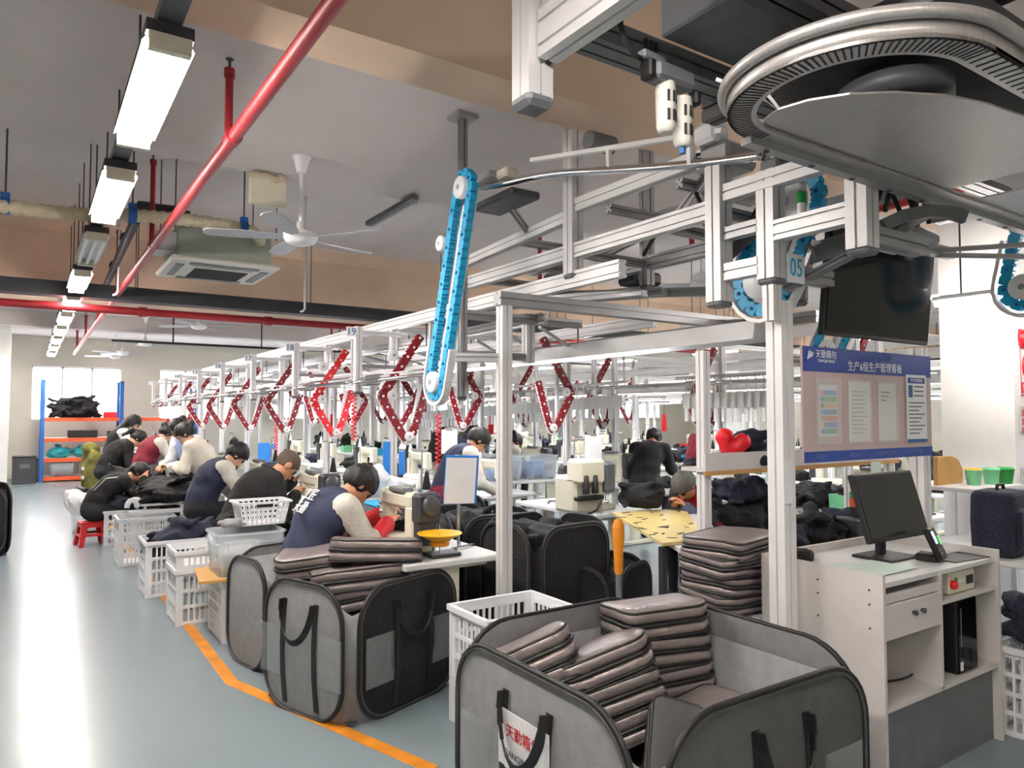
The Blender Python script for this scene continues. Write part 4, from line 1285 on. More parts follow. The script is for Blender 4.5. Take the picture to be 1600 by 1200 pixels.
# crates along the aisle
crate('slatted_crate', .88, 1.40, 7.06, 7.5, 0, .485, 'largest white slatted crate, holding a navy jacket')
crate('slatted_crate', .96, 1.46, 6.0, 6.42, 0, .42, 'white slatted crate under another, left of the cardboard sheet', rows=3)
crate('slatted_crate', .96, 1.46, 6.0, 6.42, .42, .14, 'shallow white crate set on top of the crate left of the cardboard', rows=1)
crate('slatted_crate', 1.16, 1.62, 5.38, 5.84, 0, .43, 'white slatted crate that carries the cardboard sheet and tub', rows=5, pitch=.03)
crate('slatted_crate', .82, 1.36, 8.66, 9.1, 0, .5, 'white slatted crate below the steel bracket')
crate('slatted_crate', .80, 1.4, 10.15, 10.6, 0, .42, 'white slatted crate beside the red stool')
crate('slatted_crate', 1.88, 2.40, 3.02, 3.40, .0, .6, 'tall white slatted crate behind the two nearest bins', rows=5)
hp_ = heap('navy_jacket', (1.2, 7.28, .36), (.62, .42, .34), 'navy jacket bulging out of the largest crate', 'navy_fab', 5, 12, .018, 'jacket')
hp_.rotation_euler = (0, -.35, .1)
# white welded bracket lying on the crate below
br = empty('steel_bracket', (.98, 8.75, .5), 0, 'white steel bracket with rounded ends lying on a crate', 'bracket')
MB().rbox((.25, .12, .03), (.62, .05, .05), .01).build('bar', M['white_plastic'], br)
for xx in (-.02, .5): MB().path([Vector((xx + .05 * math.cos(t), .12, .09 + .08 * math.sin(t))) for t in [i * math.pi / 8 for i in range(9)]], 0, sq=(.05, .03)).build('hoop', M['white_plastic'], br)
# cardboard sheet, clear tub, white basket
cb = MB().prism([(0, 0), (.62, -.06), (.66, .46), (.06, .5)], 0, .018)
cbo = cb.build('cardboard_sheet', M['wood']); cbo.location = (1.0, 5.36, .436); tag(cbo, 'brown board lying across the crate beside the first bin', 'board')
tub(1.12, 1.60, 5.38, 5.80, .456, .3, 'clear tub with white plastic inside, on the brown board', fill='poly_bag')
bk = empty('laundry_basket', (1.50, 5.72, .775), .0, 'small white basket with oval holes on the clear tub', 'basket')
def basket_side(L0, L1, h, fr, nm='side_panel'):
    mb = MB(); n = 9
    for i in range(n + 1):
        t = -.5 + i / n
        a_, b_ = fr @ Vector((t * L0, 0, 0)), fr @ Vector((t * L1, -.025, h)); mb.bar(a_, b_, .012, .006, up=tuple(fr.to_3x3() @ Vector((0, -1, 0))))
    for j in range(5):
        t = j / 4; L = L0 + (L1 - L0) * t
        mb.bar(fr @ Vector((-L / 2, -.025 * t, h * t)), fr @ Vector((L / 2, -.025 * t, h * t)), .008, .012)
    mb.build(nm, M['white_plastic'], bk)
Tm = Matrix.Translation; RzM = lambda a: Matrix.Rotation(a, 4, 'Z')
basket_side(.30, .36, .16, Tm((0, -.1, 0))); basket_side(.30, .36, .16, Tm((0, .1, 0)) @ RzM(math.pi))
basket_side(.2, .25, .16, Tm((-.15, 0, 0)) @ RzM(-math.pi / 2)); basket_side(.2, .25, .16, Tm((.15, 0, 0)) @ RzM(math.pi / 2))
MB().path([Vector((x, y, .165)) for x, y in rrect(.39, .29, .03, 4)], 0, 6, True, sq=(.025, .012)).build('rim', M['white_plastic'], bk)
MB().bb(-.15, .15, -.1, .1, 0, .006).build('base', M['white_plastic'], bk)
MB().rbox((0, -.126, .14), (.12, .006, .022), .003).build('handle_slot', M['slot'], bk)
heap('grey_cloth', (1.28, 5.66, .765), (.2, .2, .08), 'crumpled grey cloth beside the small basket', 'grey_fab', 8, 6, .016, 'fabric')
# tubs and black cloth behind the crates
tub(1.30, 1.72, 5.95, 6.4, .0, .58, 'grey clear tub under the heap of black straps', fill='grey_fab')
tub(1.35, 1.75, 7.7, 8.1, .0, .5, 'grey clear tub beside the navy jacket')
heap('black_straps', (1.55, 6.1, .52), (.62, .62, .42), 'heap of black straps spilling over a clear tub', 'black_fab', 11, 22, .018, 'fabric')
heap('black_straps', (1.45, 9.15, .62), (.9, 1.0, .32), 'wide heap of black straps in front of the woman in a navy vest', 'black_fab', 12, 26, .022, 'fabric')
heap('navy_cloth', (1.12, 10.35, .42), (.8, .6, .24), 'flat heap of navy cloth beside the black jacketed worker', 'navy_fab', 13, 18, .022, 'fabric')
heap('black_cloth', (1.45, 11.2, .68), (.9, .9, .3), 'heap of black cloth in front of the maroon vest', 'black_fab', 14, 18, .025, 'fabric')
heap('mixed_cloth', (1.4, 12.8, .72), (.8, .8, .3), 'heap of dark cloth in front of the long haired worker', 'grey_fab_dark', 15, 18, .025, 'fabric')
tub(1.42, 1.78, 9.5, 9.9, .75, .24, 'small clear tub among the black cloth, left one')
tub(1.82, 2.2, 9.4, 9.85, .75, .24, 'small clear tub among the black cloth, right one')
for xx, yy, hh, w_ in ((1.45, 9.3, .62, 'the black straps'), (1.4, 11.2, .68, 'the black cloth heap'), (1.4, 12.8, .72, 'the dark cloth heap')):
    t_ = empty('side_table', (xx - .4, yy - .4, 0), 0, 'plain white side table under ' + w_, 'table', 'side tables along the aisle')
    MB().rbox((.4, .4, hh - .015), (.8, .8, .03), .006).build('table_top', M['table_top'], t_)
    for a_ in (.05, .75):
        for b_ in (.05, .75): MB().tube((a_, b_, 0), (a_, b_, hh - .03), .015, n=8).build('leg', M['alu'], t_)
tb_ = empty('blue_pad', at(385, 775, d=7.2), .2, 'pale pad with a blue edge on the table before the navy vest', 'pad')
MB().rbox((0, 0, 0), (.26, .2, .03), .01).build('pad_top', M['white_plastic'], tb_)
MB().rbox((0, 0, -.03), (.25, .19, .03), .01).build('pad_base', M['blue_card'], tb_)

# red stool
def stool(x, y, h, rz, lab, m='red'):
    e = empty('plastic_stool', (x, y, 0), rz, lab, 'stool')
    MB().rbox((0, 0, h - .015), (.27, .27, .03), .012).build('seat', M[m], e)
    for sx in (-1, 1):
        for sy in (-1, 1):
            b = MB(); 
            top = [(sx * .13, sy * .13), (sx * .06, sy * .13), (sx * .06, sy * .118), (sx * .118, sy * .118), (sx * .118, sy * .06), (sx * .13, sy * .06)]
            bot = [(sx * .165, sy * .165), (sx * .115, sy * .165), (sx * .115, sy * .15), (sx * .15, sy * .15), (sx * .15, sy * .115), (sx * .165, sy * .115)]
            b.loft([[(x_, y_, 0) for x_, y_ in bot], [(x_, y_, h - .03) for x_, y_ in top]], smooth=False)
            o = b.build('leg', M[m], e); fix_normals(o.data)
    for a_ in range(4):
        R_ = Matrix.Rotation(a_ * math.pi / 2, 4, 'Z')
        for z, t in ((h - .05, .125), (h * .45, .143)):
            b = MB().box((0, t, z), (.22, .01, .05 if z > h * .6 else .03)); b.v = [tuple(R_ @ Vector(p)) for p in b.v]; b.build('apron', M[m], e)
    return e
stool(.68, 10.35, .3, .15, 'small red plastic stool under the black jacketed worker')
for k, (xx, yy, w_) in enumerate(((1.45, 4.5, 'man with red cuffs'), (1.45, 6.25, 'man in the black hoodie'), (1.5, 8.0, 'woman in the navy vest'), (1.35, 9.75, 'worker in cream knitwear'), (1.3, 11.5, 'worker in the maroon vest'))):
    stool(xx, yy, .45, 0, 'grey plastic stool under the ' + w_, 'mid_grey')
pb = SDF(.05)
for c_, r_ in (((0, 0, .12), (.2, .16, .14)), ((-.1, .05, .2), (.12, .12, .1)), ((.12, 0, .18), (.14, .1, .08))): pb.ell(c_, r_)
pbm = np_mesh('plastic_bag', [pb.mesh(.02, .012, 24, 4)])
o = link_mesh('plastic_bag', pbm, M['poly_bag']); o.location = at(128, 800, z=.28); tag(o, 'knotted white plastic bag beside the red stool', 'plastic bag')
tub(o.location.x - .12, o.location.x + .3, o.location.y - .1, o.location.y + .3, 0, .27, 'pale tub below the knotted plastic bag')

# first table extras
yd = empty('yellow_dish', (2.06, 3.86, .75), 0, 'shallow yellow dish turning on a pin at the table edge', 'dish')
MB().lathe([(.0, .1), (.05, .1), (.125, .135), (.135, .142), (.133, .146), (.12, .14), (.05, .107), (0, .107)], n=36).build('dish', M['yellow'], yd)
MB().tube((0, 0, .0), (0, 0, .19), .004, n=6).build('pin', M['chrome'], yd)
MB().lathe([(.055, .07), (.06, .085), (.045, .1)], n=24).build('collar', M['orange'], yd)
MB().rbox((.03, .03, .012), (.2, .14, .022), .006).build('base', M['dark_grey'], yd)
cs = empty('clipboard_stand', (2.28, 4.02, .75), 0, 'blue clipboard with a white sheet on a chrome stand', 'clipboard stand')
MB().tube((0, 0, .01), (0, 0, .46), .012, n=10).build('pole', M['chrome'], cs)
MB().bar((-.06, -.03, .01), (.13, .04, .01), .03, .015).build('foot', M['chrome'], cs)
MB().rbox((0, -.03, .44), (.22, .008, .31), .006, (.1, .03, -.2)).build('board', M['blue_card'], cs)
MB().box((-.008, -.037, .435), (.2, .002, .29), (.1, .03, -.2)).build('sheet', M['paper'], cs)
MB().rbox((.0, -.02, .585), (.09, .012, .02), .004, (.1, .03, -.2)).build('clip', M['chrome'], cs)
heap('black_cloth', (2.28, 4.62, .75), (.42, .6, .2), 'black cloth behind the first sewing machine', 'black_fab', 17, 12, .02, 'fabric')
pl_ = SDF(.04)
for c_, r_ in (((0, 0, .1), (.13, .12, .12)), ((.12, .02, .07), (.12, .1, .07))): pl_.ell(c_, r_)
o = link_mesh('plastic_bag', np_mesh('plastic_bag', [pl_.mesh(.016, .01, 28, 6)]), M['poly_bag']); o.location = (2.26, 5.3, .98); tag(o, 'clear plastic bag on the second table behind the first machine', 'plastic bag')
o = MB().rbox((0, 0, 0), (.3, .3, .02), .006).build('teal_tray', M['cyan']); o.location = (2.25, 5.05, .94); tag(o, 'flat bright blue tray behind the first sewing machine', 'tray')
tb_ = MB().bb(2.1, 2.42, 4.95, 5.5, .75, .93).build('grey_box', M['mid_grey']); tag(tb_, 'grey box under the bright blue tray', 'box')
# blue cards hung on the line posts
for j, (u, v0, v1, d, w_) in enumerate(((604, 690, 743, 6.5, .07, ), (628, 705, 742, 6.6, .06), (412, 692, 727, 10.2, .16), (423, 694, 727, 10.3, .14))):
    p0, p1 = at(u, v0, d=d), at(u, v1, d=d)
    o = MB().rbox((0, 0, 0), (w_, .012, p0.z - p1.z), .003).build('blue_card', M['blue_card']); o.location = (p0 + p1) / 2
    tag(o, ['tall blue card hung on the post below the post marked nineteen', 'shorter blue card beside the tall one', 'blue card hung on a post behind the black hoodie', 'second blue card behind the black hoodie'][j], 'card')

# ================================================================ bins and bags near the camera
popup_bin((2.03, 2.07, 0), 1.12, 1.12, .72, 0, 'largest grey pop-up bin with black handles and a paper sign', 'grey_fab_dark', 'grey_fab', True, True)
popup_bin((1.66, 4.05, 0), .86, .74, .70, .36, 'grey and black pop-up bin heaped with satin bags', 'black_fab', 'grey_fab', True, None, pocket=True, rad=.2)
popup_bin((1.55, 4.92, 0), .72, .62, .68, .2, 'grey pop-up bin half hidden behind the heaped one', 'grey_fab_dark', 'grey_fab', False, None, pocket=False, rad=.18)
heap('black_cloth', (1.55, 4.92, .1), (.6, .5, .56), 'black cloth showing in the half hidden bin', 'black_fab', 21, 16, .02, 'fabric')
words = ['lowest', 'second', 'third', 'fourth', 'fifth', 'sixth', 'topmost']
# heaped bin: five bags
heap('bag_padding', (1.66, 4.05, .02), (.74, .62, .58), 'dark bag pieces filling the heaped bin', 'grey_fab_dark', 23, 10, .025, 'fabric')
for i, (x, y, z, rx, ry, rz_, w_) in enumerate(((1.60, 4.02, .50, -.05, -.08, -.3, 'lowest bag in the heap'), (1.76, 4.06, .55, -.1, .12, -.4, 'bag tipped toward the bin wall'), (1.60, 4.0, .605, -.1, -.06, -.25, 'middle bag in the heap'), (1.5, 4.26, .68, .05, -.12, -.5, 'bag lying behind the top one'), (1.72, 4.03, .735, -.14, .06, -.38, 'top bag of the heap'))):
    bag((x, y, z), .52, .38, .13, (rx, ry, rz_), 'grey satin laptop bag, ' + w_, 30 + i)
# big bin: three stacks and loose ones
heap('bag_padding', (2.1, 2.15, .02), (.95, .95, .26), 'dark bag pieces on the floor of the largest bin', 'grey_fab_dark', 24, 10, .03, 'fabric')
for nm, (x, y, z), n, tilt, rz_, dz in (('left tilted stack', (1.80, 2.40, .30), 3, (-.24, -.36), -.5, .13), ('middle tilted stack', (2.06, 2.26, .27), 3, (-.2, -.3), -.45, .13), ('right upright stack', (2.36, 2.34, .26), 4, (-.1, -.04), -.3, .125)):
    up = Euler((tilt[0], tilt[1], rz_)).to_matrix() @ Vector((0, 0, 1))
    for k in range(n):
        bag((x + up.x * dz * k, y + up.y * dz * k, z + up.z * dz * k), .42, .31, .13, (tilt[0] + .03 * (k % 2), tilt[1], rz_ + .06 * ((k * 7) % 3 - 1)), 'grey satin laptop bag, %s in the %s of the largest bin' % (words[k] if k < n - 1 else 'topmost', nm), 50 + k + n * 3)
bag((2.05, 1.98, .32), .3, .2, .13, (.2, -.7, .7), 'small dark grey bag leaning in the middle of the largest bin', 71, 'grey_fab_dark')
bag((2.3, 2.02, .34), .34, .24, .12, (.05, .05, .15), 'grey bag lying flat in front of the upright stack', 72)
# stack by the desk, on two crates
crate('slatted_crate', 2.74, 3.2, 2.3, 2.68, 0, .31, 'lower white crate under the bag stack by the white post')
crate('slatted_crate', 2.74, 3.2, 2.3, 2.68, .31, .31, 'upper white crate under the bag stack by the white post')
for k in range(4):
    bag((2.99 + .012 * (k % 2), 2.48, .625 + .092 * k), .44, .34, .1, (.02, .02 * (k % 2), .04 * k), 'grey satin laptop bag, %s of the stack by the white post' % ['lowest', 'second', 'third', 'topmost'][k], 80 + k)

# pole with orange handle
po = empty('orange_handled_pole', (2.86, 3.17, 0), 0, 'grey pole with a bulbous orange handle standing behind the largest bin', 'pole')
MB().tube((0, 0, .02), (0, 0, .70), .018, n=12).build('shaft', M['mid_grey'], po)
MB().lathe([(.02, .68), (.026, .7), (.028, .8), (.036, .9), (.034, .96), (.022, .99), (0, 1.0)], n=16).build('handle', M['orange'], po)
MB().rbox((0, 0, .02), (.2, .26, .035), .01).build('base', M['dark_grey'], po)
# black hampers behind the first post
popup_bin((2.98, 4.05, 0), .7, .6, .88, .1, 'tall black fabric bin behind the foremost white post', 'black_fab', 'black_fab', False, None, pocket=False, rad=.16, dark='black_fab')
heap('black_cloth', (2.98, 4.05, .55), (.55, .5, .42), 'black straps heaped in the tall black bin', 'black_fab', 27, 18, .02, 'fabric')
popup_bin((2.95, 4.95, 0), .7, .7, .85, 0, 'second black fabric bin behind the sewing tables', 'black_fab', 'black_fab', False, None, pocket=False, rad=.16, dark='black_fab')
popup_bin((3.1, 5.9, 0), .7, .7, .85, 0, 'third black fabric bin behind the sewing tables', 'black_fab', 'black_fab', False, None, pocket=False, rad=.16, dark='black_fab')
heap('black_cloth', (2.95, 4.95, .6), (.55, .5, .35), 'black cloth in the second black bin', 'black_fab', 28, 14, .022, 'fabric')
popup_bin((3.3, 3.9, 0), .6, .6, .6, .4, 'low black bin in front of the yellow board', 'black_fab', 'black_fab', False, None, pocket=False, rad=.16, dark='black_fab')
heap('black_cloth', (3.3, 3.9, .3), (.5, .5, .36), 'black cloth in the low bin by the orange handle', 'black_fab', 29, 14, .022, 'fabric')

# yellow board table
yt = empty('yellow_board_table', (3.46, 3.38, 0), 0, 'table with a shiny yellow board strewn with black scraps', 'table')
q = [at(1035, 850, z=.78), at(1103, 842, z=.78), at(1070, 795, z=.78), at(955, 801, z=.78)]
o3 = Vector((3.46, 3.38, 0))
MB().prism([((p - o3).x, (p - o3).y) for p in q], .765, .785).build('yellow_board', M['yellow_wood'], yt)
cc = sum(q, Vector()) / 4
MB().prism([(((p - cc) * 1.05 + cc - o3 + Vector((.05, -.12, 0))).x, ((p - cc) * 1.05 + cc - o3 + Vector((.05, -.12, 0))).y) for p in q], .735, .763).build('table_top', M['board_white'], yt)
for p in q:
    pp_ = cc + (p - cc) * .85 - o3
    MB().bar((pp_.x, pp_.y, 0), (pp_.x, pp_.y, .74), .04).build('leg', M['dark_grey'], yt)
sc_ = MB(); rs = random.Random(9)
for i in range(26):
    a_, b_ = rs.random(), rs.random()
    p = (q[0] * (1 - a_) + q[1] * a_) * (1 - b_) + (q[3] * (1 - a_) + q[2] * a_) * b_ - o3
    sc_.box((p.x, p.y, .7865), (rs.uniform(.02, .09), rs.uniform(.008, .02), .003), (0, 0, rs.uniform(0, 3)))
o = sc_.build('black_scraps', M['black_fab'], yt); o['kind'] = 'stuff'
# multi-thread machine in the middle
mm_ = empty('overlock_machine', (4.05, 5.0, .75), 0, 'bulky cream overlock machine with black thread cones', 'sewing machine')
MB().rbox((0, 0, .16), (.34, .3, .32), .03).build('body', M['cream_plastic'], mm_)
MB().rbox((-.02, -.12, .36), (.3, .2, .22), .03).build('arm', M['cream_plastic'], mm_)
MB().rbox((.22, -.1, .3), (.12, .16, .26), .02).build('motor', M['mid_grey'], mm_)
MB().rbox((-.05, -.2, .14), (.3, .06, .04), .01).build('thread_plate', M['black'], mm_)
for k in range(2): MB().lathe([(.03, .18), (.032, .19), (.022, .33), (.0, .335)], (-.1 + .1 * k, -.22, 0), 12).build('thread_cone', M['black'], mm_)
MB().path([Vector((.15, -.1, .05)), Vector((.0, -.3, .12)), Vector((-.1, -.36, .06)), Vector((-.2, -.35, .03))], .012, 6).build('cable', M['black'], mm_)
# ================================================================ desk corner
dk = empty('computer_desk', (2.97, 1.67, 0), 0, 'off-white computer desk with drawer and open compartments', 'desk')
DW, DD, DH = 1.06, .60, .93
MB().bb(0, .018, 0, DD, 0, DH).build('side_panel', M['desk_white'], dk)
MB().bb(DW - .018, DW, 0, DD, 0, DH).build('side_panel', M['desk_white'], dk)
MB().bb(.49, .508, .01, DD, .36, DH - .05).build('divider', M['desk_white'], dk)
MB().bb(.018, DW - .018, .015, DD, DH - .06, DH - .04).build('desk_top', M['table_top'], dk)
MB().bb(.018, DW - .018, DD - .018, DD, .3, DH).build('back_panel', M['desk_white'], dk)
MB().bb(.018, DW - .018, .01, DD - .018, .355, .373).build('bottom_shelf', M['desk_white'], dk)
MB().bb(.018, DW - .018, .04, .055, 0, .355).build('kick_panel', M['mid_grey'], dk)
MB().bb(.508, DW - .018, .01, DD - .018, .735, .752).build('middle_shelf', M['desk_white'], dk)
MB().bb(.018, .49, .02, .03, .80, .84).build('tray_front', M['desk_white'], dk)
dr = MB().bb(.022, .486, .005, .022, .655, .795).build('drawer', M['desk_white'], dk)
for xx in (.24, .31):
    MB().lathe([(.006, 0), (.011, -.012), (.012, -.02), (0, -.024)], (xx, .005, .745), 12, 'y').build('knob', M['steel_dark'], dr)
MB().bb(.018, .49, .2, .21, .8, DH - .06).build('slot_back', M['slot'], dk)
for (xx, zz) in ((-.002, .86), (-.002, .80), (-.002, .7)):
    for yy in (.06, .3): MB().lathe([(.005, 0), (.005, -.001), (0, -.0015)], (0, yy, zz), 8, 'x').build('screw', M['steel_dark'], dk)

# frame with two posts carrying the notice board
bf = empty('board_frame', (2.86, 2.07, 0), 0, 'white aluminium frame of two posts that carries the blue notice board', 'frame')
MB().alu((0, 0, 0), (0, 0, 2.12), .085).build('post', M['alu_white'], bf)
MB().alu((1.26, .02, 0), (1.26, .02, 1.97), .075).build('post', M['alu_white'], bf)
MB().alu((0, .03, 1.85), (1.26, .03, 1.85), .04).build('top_rail', M['alu'], bf)
MB().rbox((-.02, -.046, 1.3), (.06, .004, .2), .001).build('blank_sheet', M['paper'], bf)
nb = empty('notice_board', (2.93, 2.0, 1.38), 0, 'pink and blue production notice board with four paper sheets', 'notice board')
BW, BH = 1.14, .535
mat('board_pink', '#c9b4b3', .45, 0, .04, 3); mat('board_blue', '#2b4aa0', .45, 0, .04, 3); mat('white_ink', '#f4f6fa', .5, 0, .01, 3); mat('faint_ink', '#5f78bb', .5, 0, .01, 3); mat('dark_ink', '#333842', .5, 0, .01, 3)
MB().bb(0, BW, 0, .012, 0, BH).build('panel', M['board_pink'], nb)
hdr = MB().bb(0, BW, -.002, 0, BH - .115, BH).build('header_strip', M['board_blue'], nb)
ftr = MB().bb(0, BW, -.002, 0, 0, .05).build('footer_strip', M['board_blue'], nb)
Fm = lambda x, z, y=-.003: facing((x, y, z), (0, -1, 0))
text('lettering', '生产6组生产管理看板', .052, Fm(.60, BH - .082), M['white_ink'], hdr)
text('lettering', '东莞天勤箱包有限公司', .03, Fm(.60, BH - .03), M['faint_ink'], hdr)
text('lettering', '天勤箱包', .042, Fm(.18, BH - .035), M['white_ink'], hdr)
text('lettering', 'TIANQIN BAGS', .02, Fm(.18, BH - .064), M['white_ink'], hdr)
lg = MB()
for k in range(3): lg.bar((.035 + .014 * k, -.003, BH - .06 + .006 * k), (.05 + .014 * k, -.003, BH - .02 - .004 * k), .007, .002, up=(0, 1, 0))
lg.build('logo', M['white_ink'], hdr)
for k, s_ in enumerate(('安全第一', '质量为本', '以人为本 精益求精', '持续改进 追求卓越')): text('lettering', s_, .022, Fm(.13 + .27 * k, .025), M['faint_ink'], ftr)
def sheet(x0, x1, z0, z1, y=-.004):
    return MB().bb(x0, x1, y, y + .003, z0, z1).build('sheet', M['paper'], nb)
mat('sleeve', '#ffffff', .1, 0, .02, 6, alpha=.25)
s1 = sheet(.12, .26, .12, .36); s2 = sheet(.36, .54, .09, .38); s3 = sheet(.62, .78, .09, .38); s4 = sheet(.88, 1.08, .075, .43, -.006)
for x0, x1 in ((.09, .29), (.35, .55), (.61, .80)): MB().bb(x0, x1, -.0065, -.0055, .08, .39).build('clear_sleeve', M['sleeve'], nb)
tint = ['#2aa39a', '#3f8fd0', '#e8896a', '#4a90c0', '#e9c48a', '#6bbf6b', '#4aa8d8']
for k, c_ in enumerate(tint): mat('chart_%d' % k, c_, .6, 0, .05, 6)
for k, c_ in enumerate(tint):
    MB().bb(.125, .255, -.0046, -.004, .13 + .03 * k, .155 + .03 * k).build('chart_row', M['chart_%d' % k], s1)
    MB().bb(.125, .15, -.005, -.0046, .13 + .03 * k, .155 + .03 * k).build('chart_cell', M['chart_%d' % ((k + 3) % 7)], s1)
for k in range(11): MB().bb(.38, .38 + .1 + .04 * ((k * 5) % 3) / 3, -.0046, -.004, .13 + .02 * k, .134 + .02 * k).build('text_line', M['mid_grey'], s2)
for k in range(3): MB().bb(.64, .72 - .015 * k, -.0046, -.004, .33 - .02 * k, .336 - .02 * k).build('text_line', M['dark_ink'], s3)
hd4 = MB().bb(.895, 1.065, -.0068, -.006, .385, .415).build('card_header', M['board_blue'], s4)
text('lettering', '安全文明标语', .02, facing((.98, -.0072, .4), (0, -1, 0)), M['white_ink'], hd4)
MB().bb(.90, .94, -.0068, -.006, .31, .375).build('portrait', M['cyan_dark'], s4)
for k in range(3): MB().bb(.955, 1.05, -.0068, -.006, .365 - .024 * k, .371 - .024 * k).build('text_line', M['dark_ink'], s4)
for k in range(9): MB().bb(.9, 1.06 - .03 * (k % 3), -.0068, -.006, .28 - .02 * k, .285 - .02 * k).build('text_line', M['dark_ink'], s4)
MB().bb(.88, 1.08, -.0068, -.006, .075, .092).build('card_footer', M['cyan_dark'], s4)

# television
tv = empty('television', (3.22, 2.08, 1.99), 0, 'switched off black television hung above the notice board', 'television')
tv.rotation_euler = (.1, 0, 0)
MB().rbox((.5, .02, .27), (1.0, .035, .54), .006).build('case', M['black'], tv)
MB().bb(.012, .988, -.0005, .003, .022, .528).build('screen', M['black_gloss'], tv)
MB().rbox((.5, .06, .3), (.5, .06, .3), .01).build('back_cover', M['black'], tv)
MB().alu((.85, .06, .5), (.85, .06, 1.0), .03).build('hanger', M['black'], tv)
MB().alu((.15, .06, .5), (.15, .06, .7), .03).build('hanger', M['black'], tv)

# monitor, card reader, pad, papers, control box, tower
mo = empty('computer_monitor', (3.56, 2.0, .89), .0, 'black flat monitor tilted back on the desk', 'monitor')
tm = Matrix.Translation((0, -.04, .26)) @ Matrix.Rotation(-.28, 4, 'X')
b = MB().rbox((0, 0, 0), (.54, .03, .33), .006); b.v = [tuple(tm @ Vector(p)) for p in b.v]; cs_ = b.build('case', M['black'], mo)
M['black_gloss'].node_tree.nodes['Principled BSDF'].inputs['Roughness'].default_value = .12
M['black_gloss'].node_tree.nodes['Principled BSDF'].inputs['Specular IOR Level'].default_value = .25
mat('screen_off', '#26292a', .2, 0, .05, 3)
b = MB().box((0, -.0158, .004), (.515, .001, .295)); b.v = [tuple(tm @ Vector(p)) for p in b.v]; b.build('screen', M['screen_off'], cs_)
MB().rbox((0, .01, .13), (.06, .03, .26), .006).build('stand', M['black'], mo)
MB().rbox((0, -.01, .008), (.26, .2, .014), .006).build('base', M['black'], mo)
rd = empty('card_reader', (3.67, 1.80, .89), .25, 'black card reader with small lit screen beside the monitor', 'card reader')
tm = Matrix.Translation((0, 0, .085)) @ Matrix.Rotation(-.4, 4, 'X')
def put(mb, nm, m, par):
    mb.v = [tuple(tm @ Vector(p)) for p in mb.v]; return mb.build(nm, M[m], par)
put(MB().rbox((0, 0, 0), (.12, .03, .16), .01), 'case', 'black', rd)
mat('lit_screen', '#bfd8e6', .3, 0, .05, 6, emit='#bcd8ea', estr=.8); mat('lit_green', '#28c25a', .3, 0, .05, 6, emit='#28c25a', estr=.6)
put(MB().box((-.025, -.0156, .03), (.04, .001, .06)), 'display', 'lit_screen', rd)
put(MB().box((.035, -.0156, .01), (.022, .001, .045)), 'finger_sensor', 'lit_green', rd)
for k in range(6): put(MB().box((-.04 + .016 * (k % 3), -.0156, -.03 - .018 * (k // 3)), (.01, .001, .01)), 'key', 'mid_grey', rd)
MB().rbox((0, .03, .02), (.1, .1, .035), .008).build('foot', M['black'], rd)
o = MB().rbox((0, 0, 0), (.3, .16, .004), .0015).build('mouse_pad', M['black']); o.location = (3.86, 1.79, .892); o.rotation_euler = (0, 0, -.1); tag(o, 'thin black mouse pad in front of the card reader', 'mouse pad')
mat('green_paper', '#cfe3da', .6, 0, .05, 5)
for k in range(3):
    o = MB().box((0, 0, 0), (.32, .22, .0016)).build('paper_sheet', M['green_paper']); o.location = (3.2 + .03 * k, 1.93 - .03 * k, .8915 + .002 * k); o.rotation_euler = (0, 0, -.3 + .15 * k)
    tag(o, 'pale green sheet on the desk corner, %s of three' % ['lowest', 'middle', 'uppermost'][k], 'paper', 'pale green sheets')
heap('black_pouch', (3.14, 2.18, .89), (.22, .1, .05), 'folded black pouch at the back of the desk', 'black_fab', 33, 5, .012, 'pouch')
cbx = empty('control_box', (3.60, 1.70, .752), 0, 'cream control box with a red stop button in the desk', 'control box')
MB().rbox((.13, .12, .055), (.25, .22, .105), .006).build('case', M['cream_plastic'], cbx)
MB().lathe([(.02, 0), (.022, -.015), (.018, -.022), (0, -.024)], (.03, .01, .05), 16, 'y').build('stop_button', M['bright_red'], cbx)
MB().lathe([(.009, 0), (.009, -.008), (0, -.01)], (.065, .01, .07), 12, 'y').build('start_button', M['green'], cbx)
MB().bb(.17, .235, .007, .012, .035, .075).build('display', M['slot'], cbx)
for k in range(3): MB().bb(.09 + .022 * k, .105 + .022 * k, .007, .012, .05, .065).build('key', M['white_plastic'], cbx)
pc = empty('computer_tower', (3.66, 1.71, .373), 0, 'black computer tower standing in the desk compartment', 'computer')
MB().rbox((.1, .2, .175), (.19, .4, .35), .008).build('case', M['black'], pc)
MB().rbox((.1, -.003, .175), (.18, .008, .34), .004).build('front_panel', M['black_gloss'], pc)
MB().bb(.03, .036, -.009, -.007, .13, .31).build('trim_strip', M['mid_grey'], pc)
MB().bb(.02, .045, -.009, -.007, .02, .06).build('sticker', M['paper'], pc)
wr = empty('loose_cable', (3.12, 1.85, .373), 0, 'loop of black cable in the lower left desk compartment', 'cable')
MB().path([Vector((.1 * math.cos(t) + .05 * t, .05 * math.sin(t), .008 + .02 * abs(math.sin(t * .5)))) for t in [i * .35 for i in range(24)]], .005, 6).build('cable_loop', M['black'], wr)

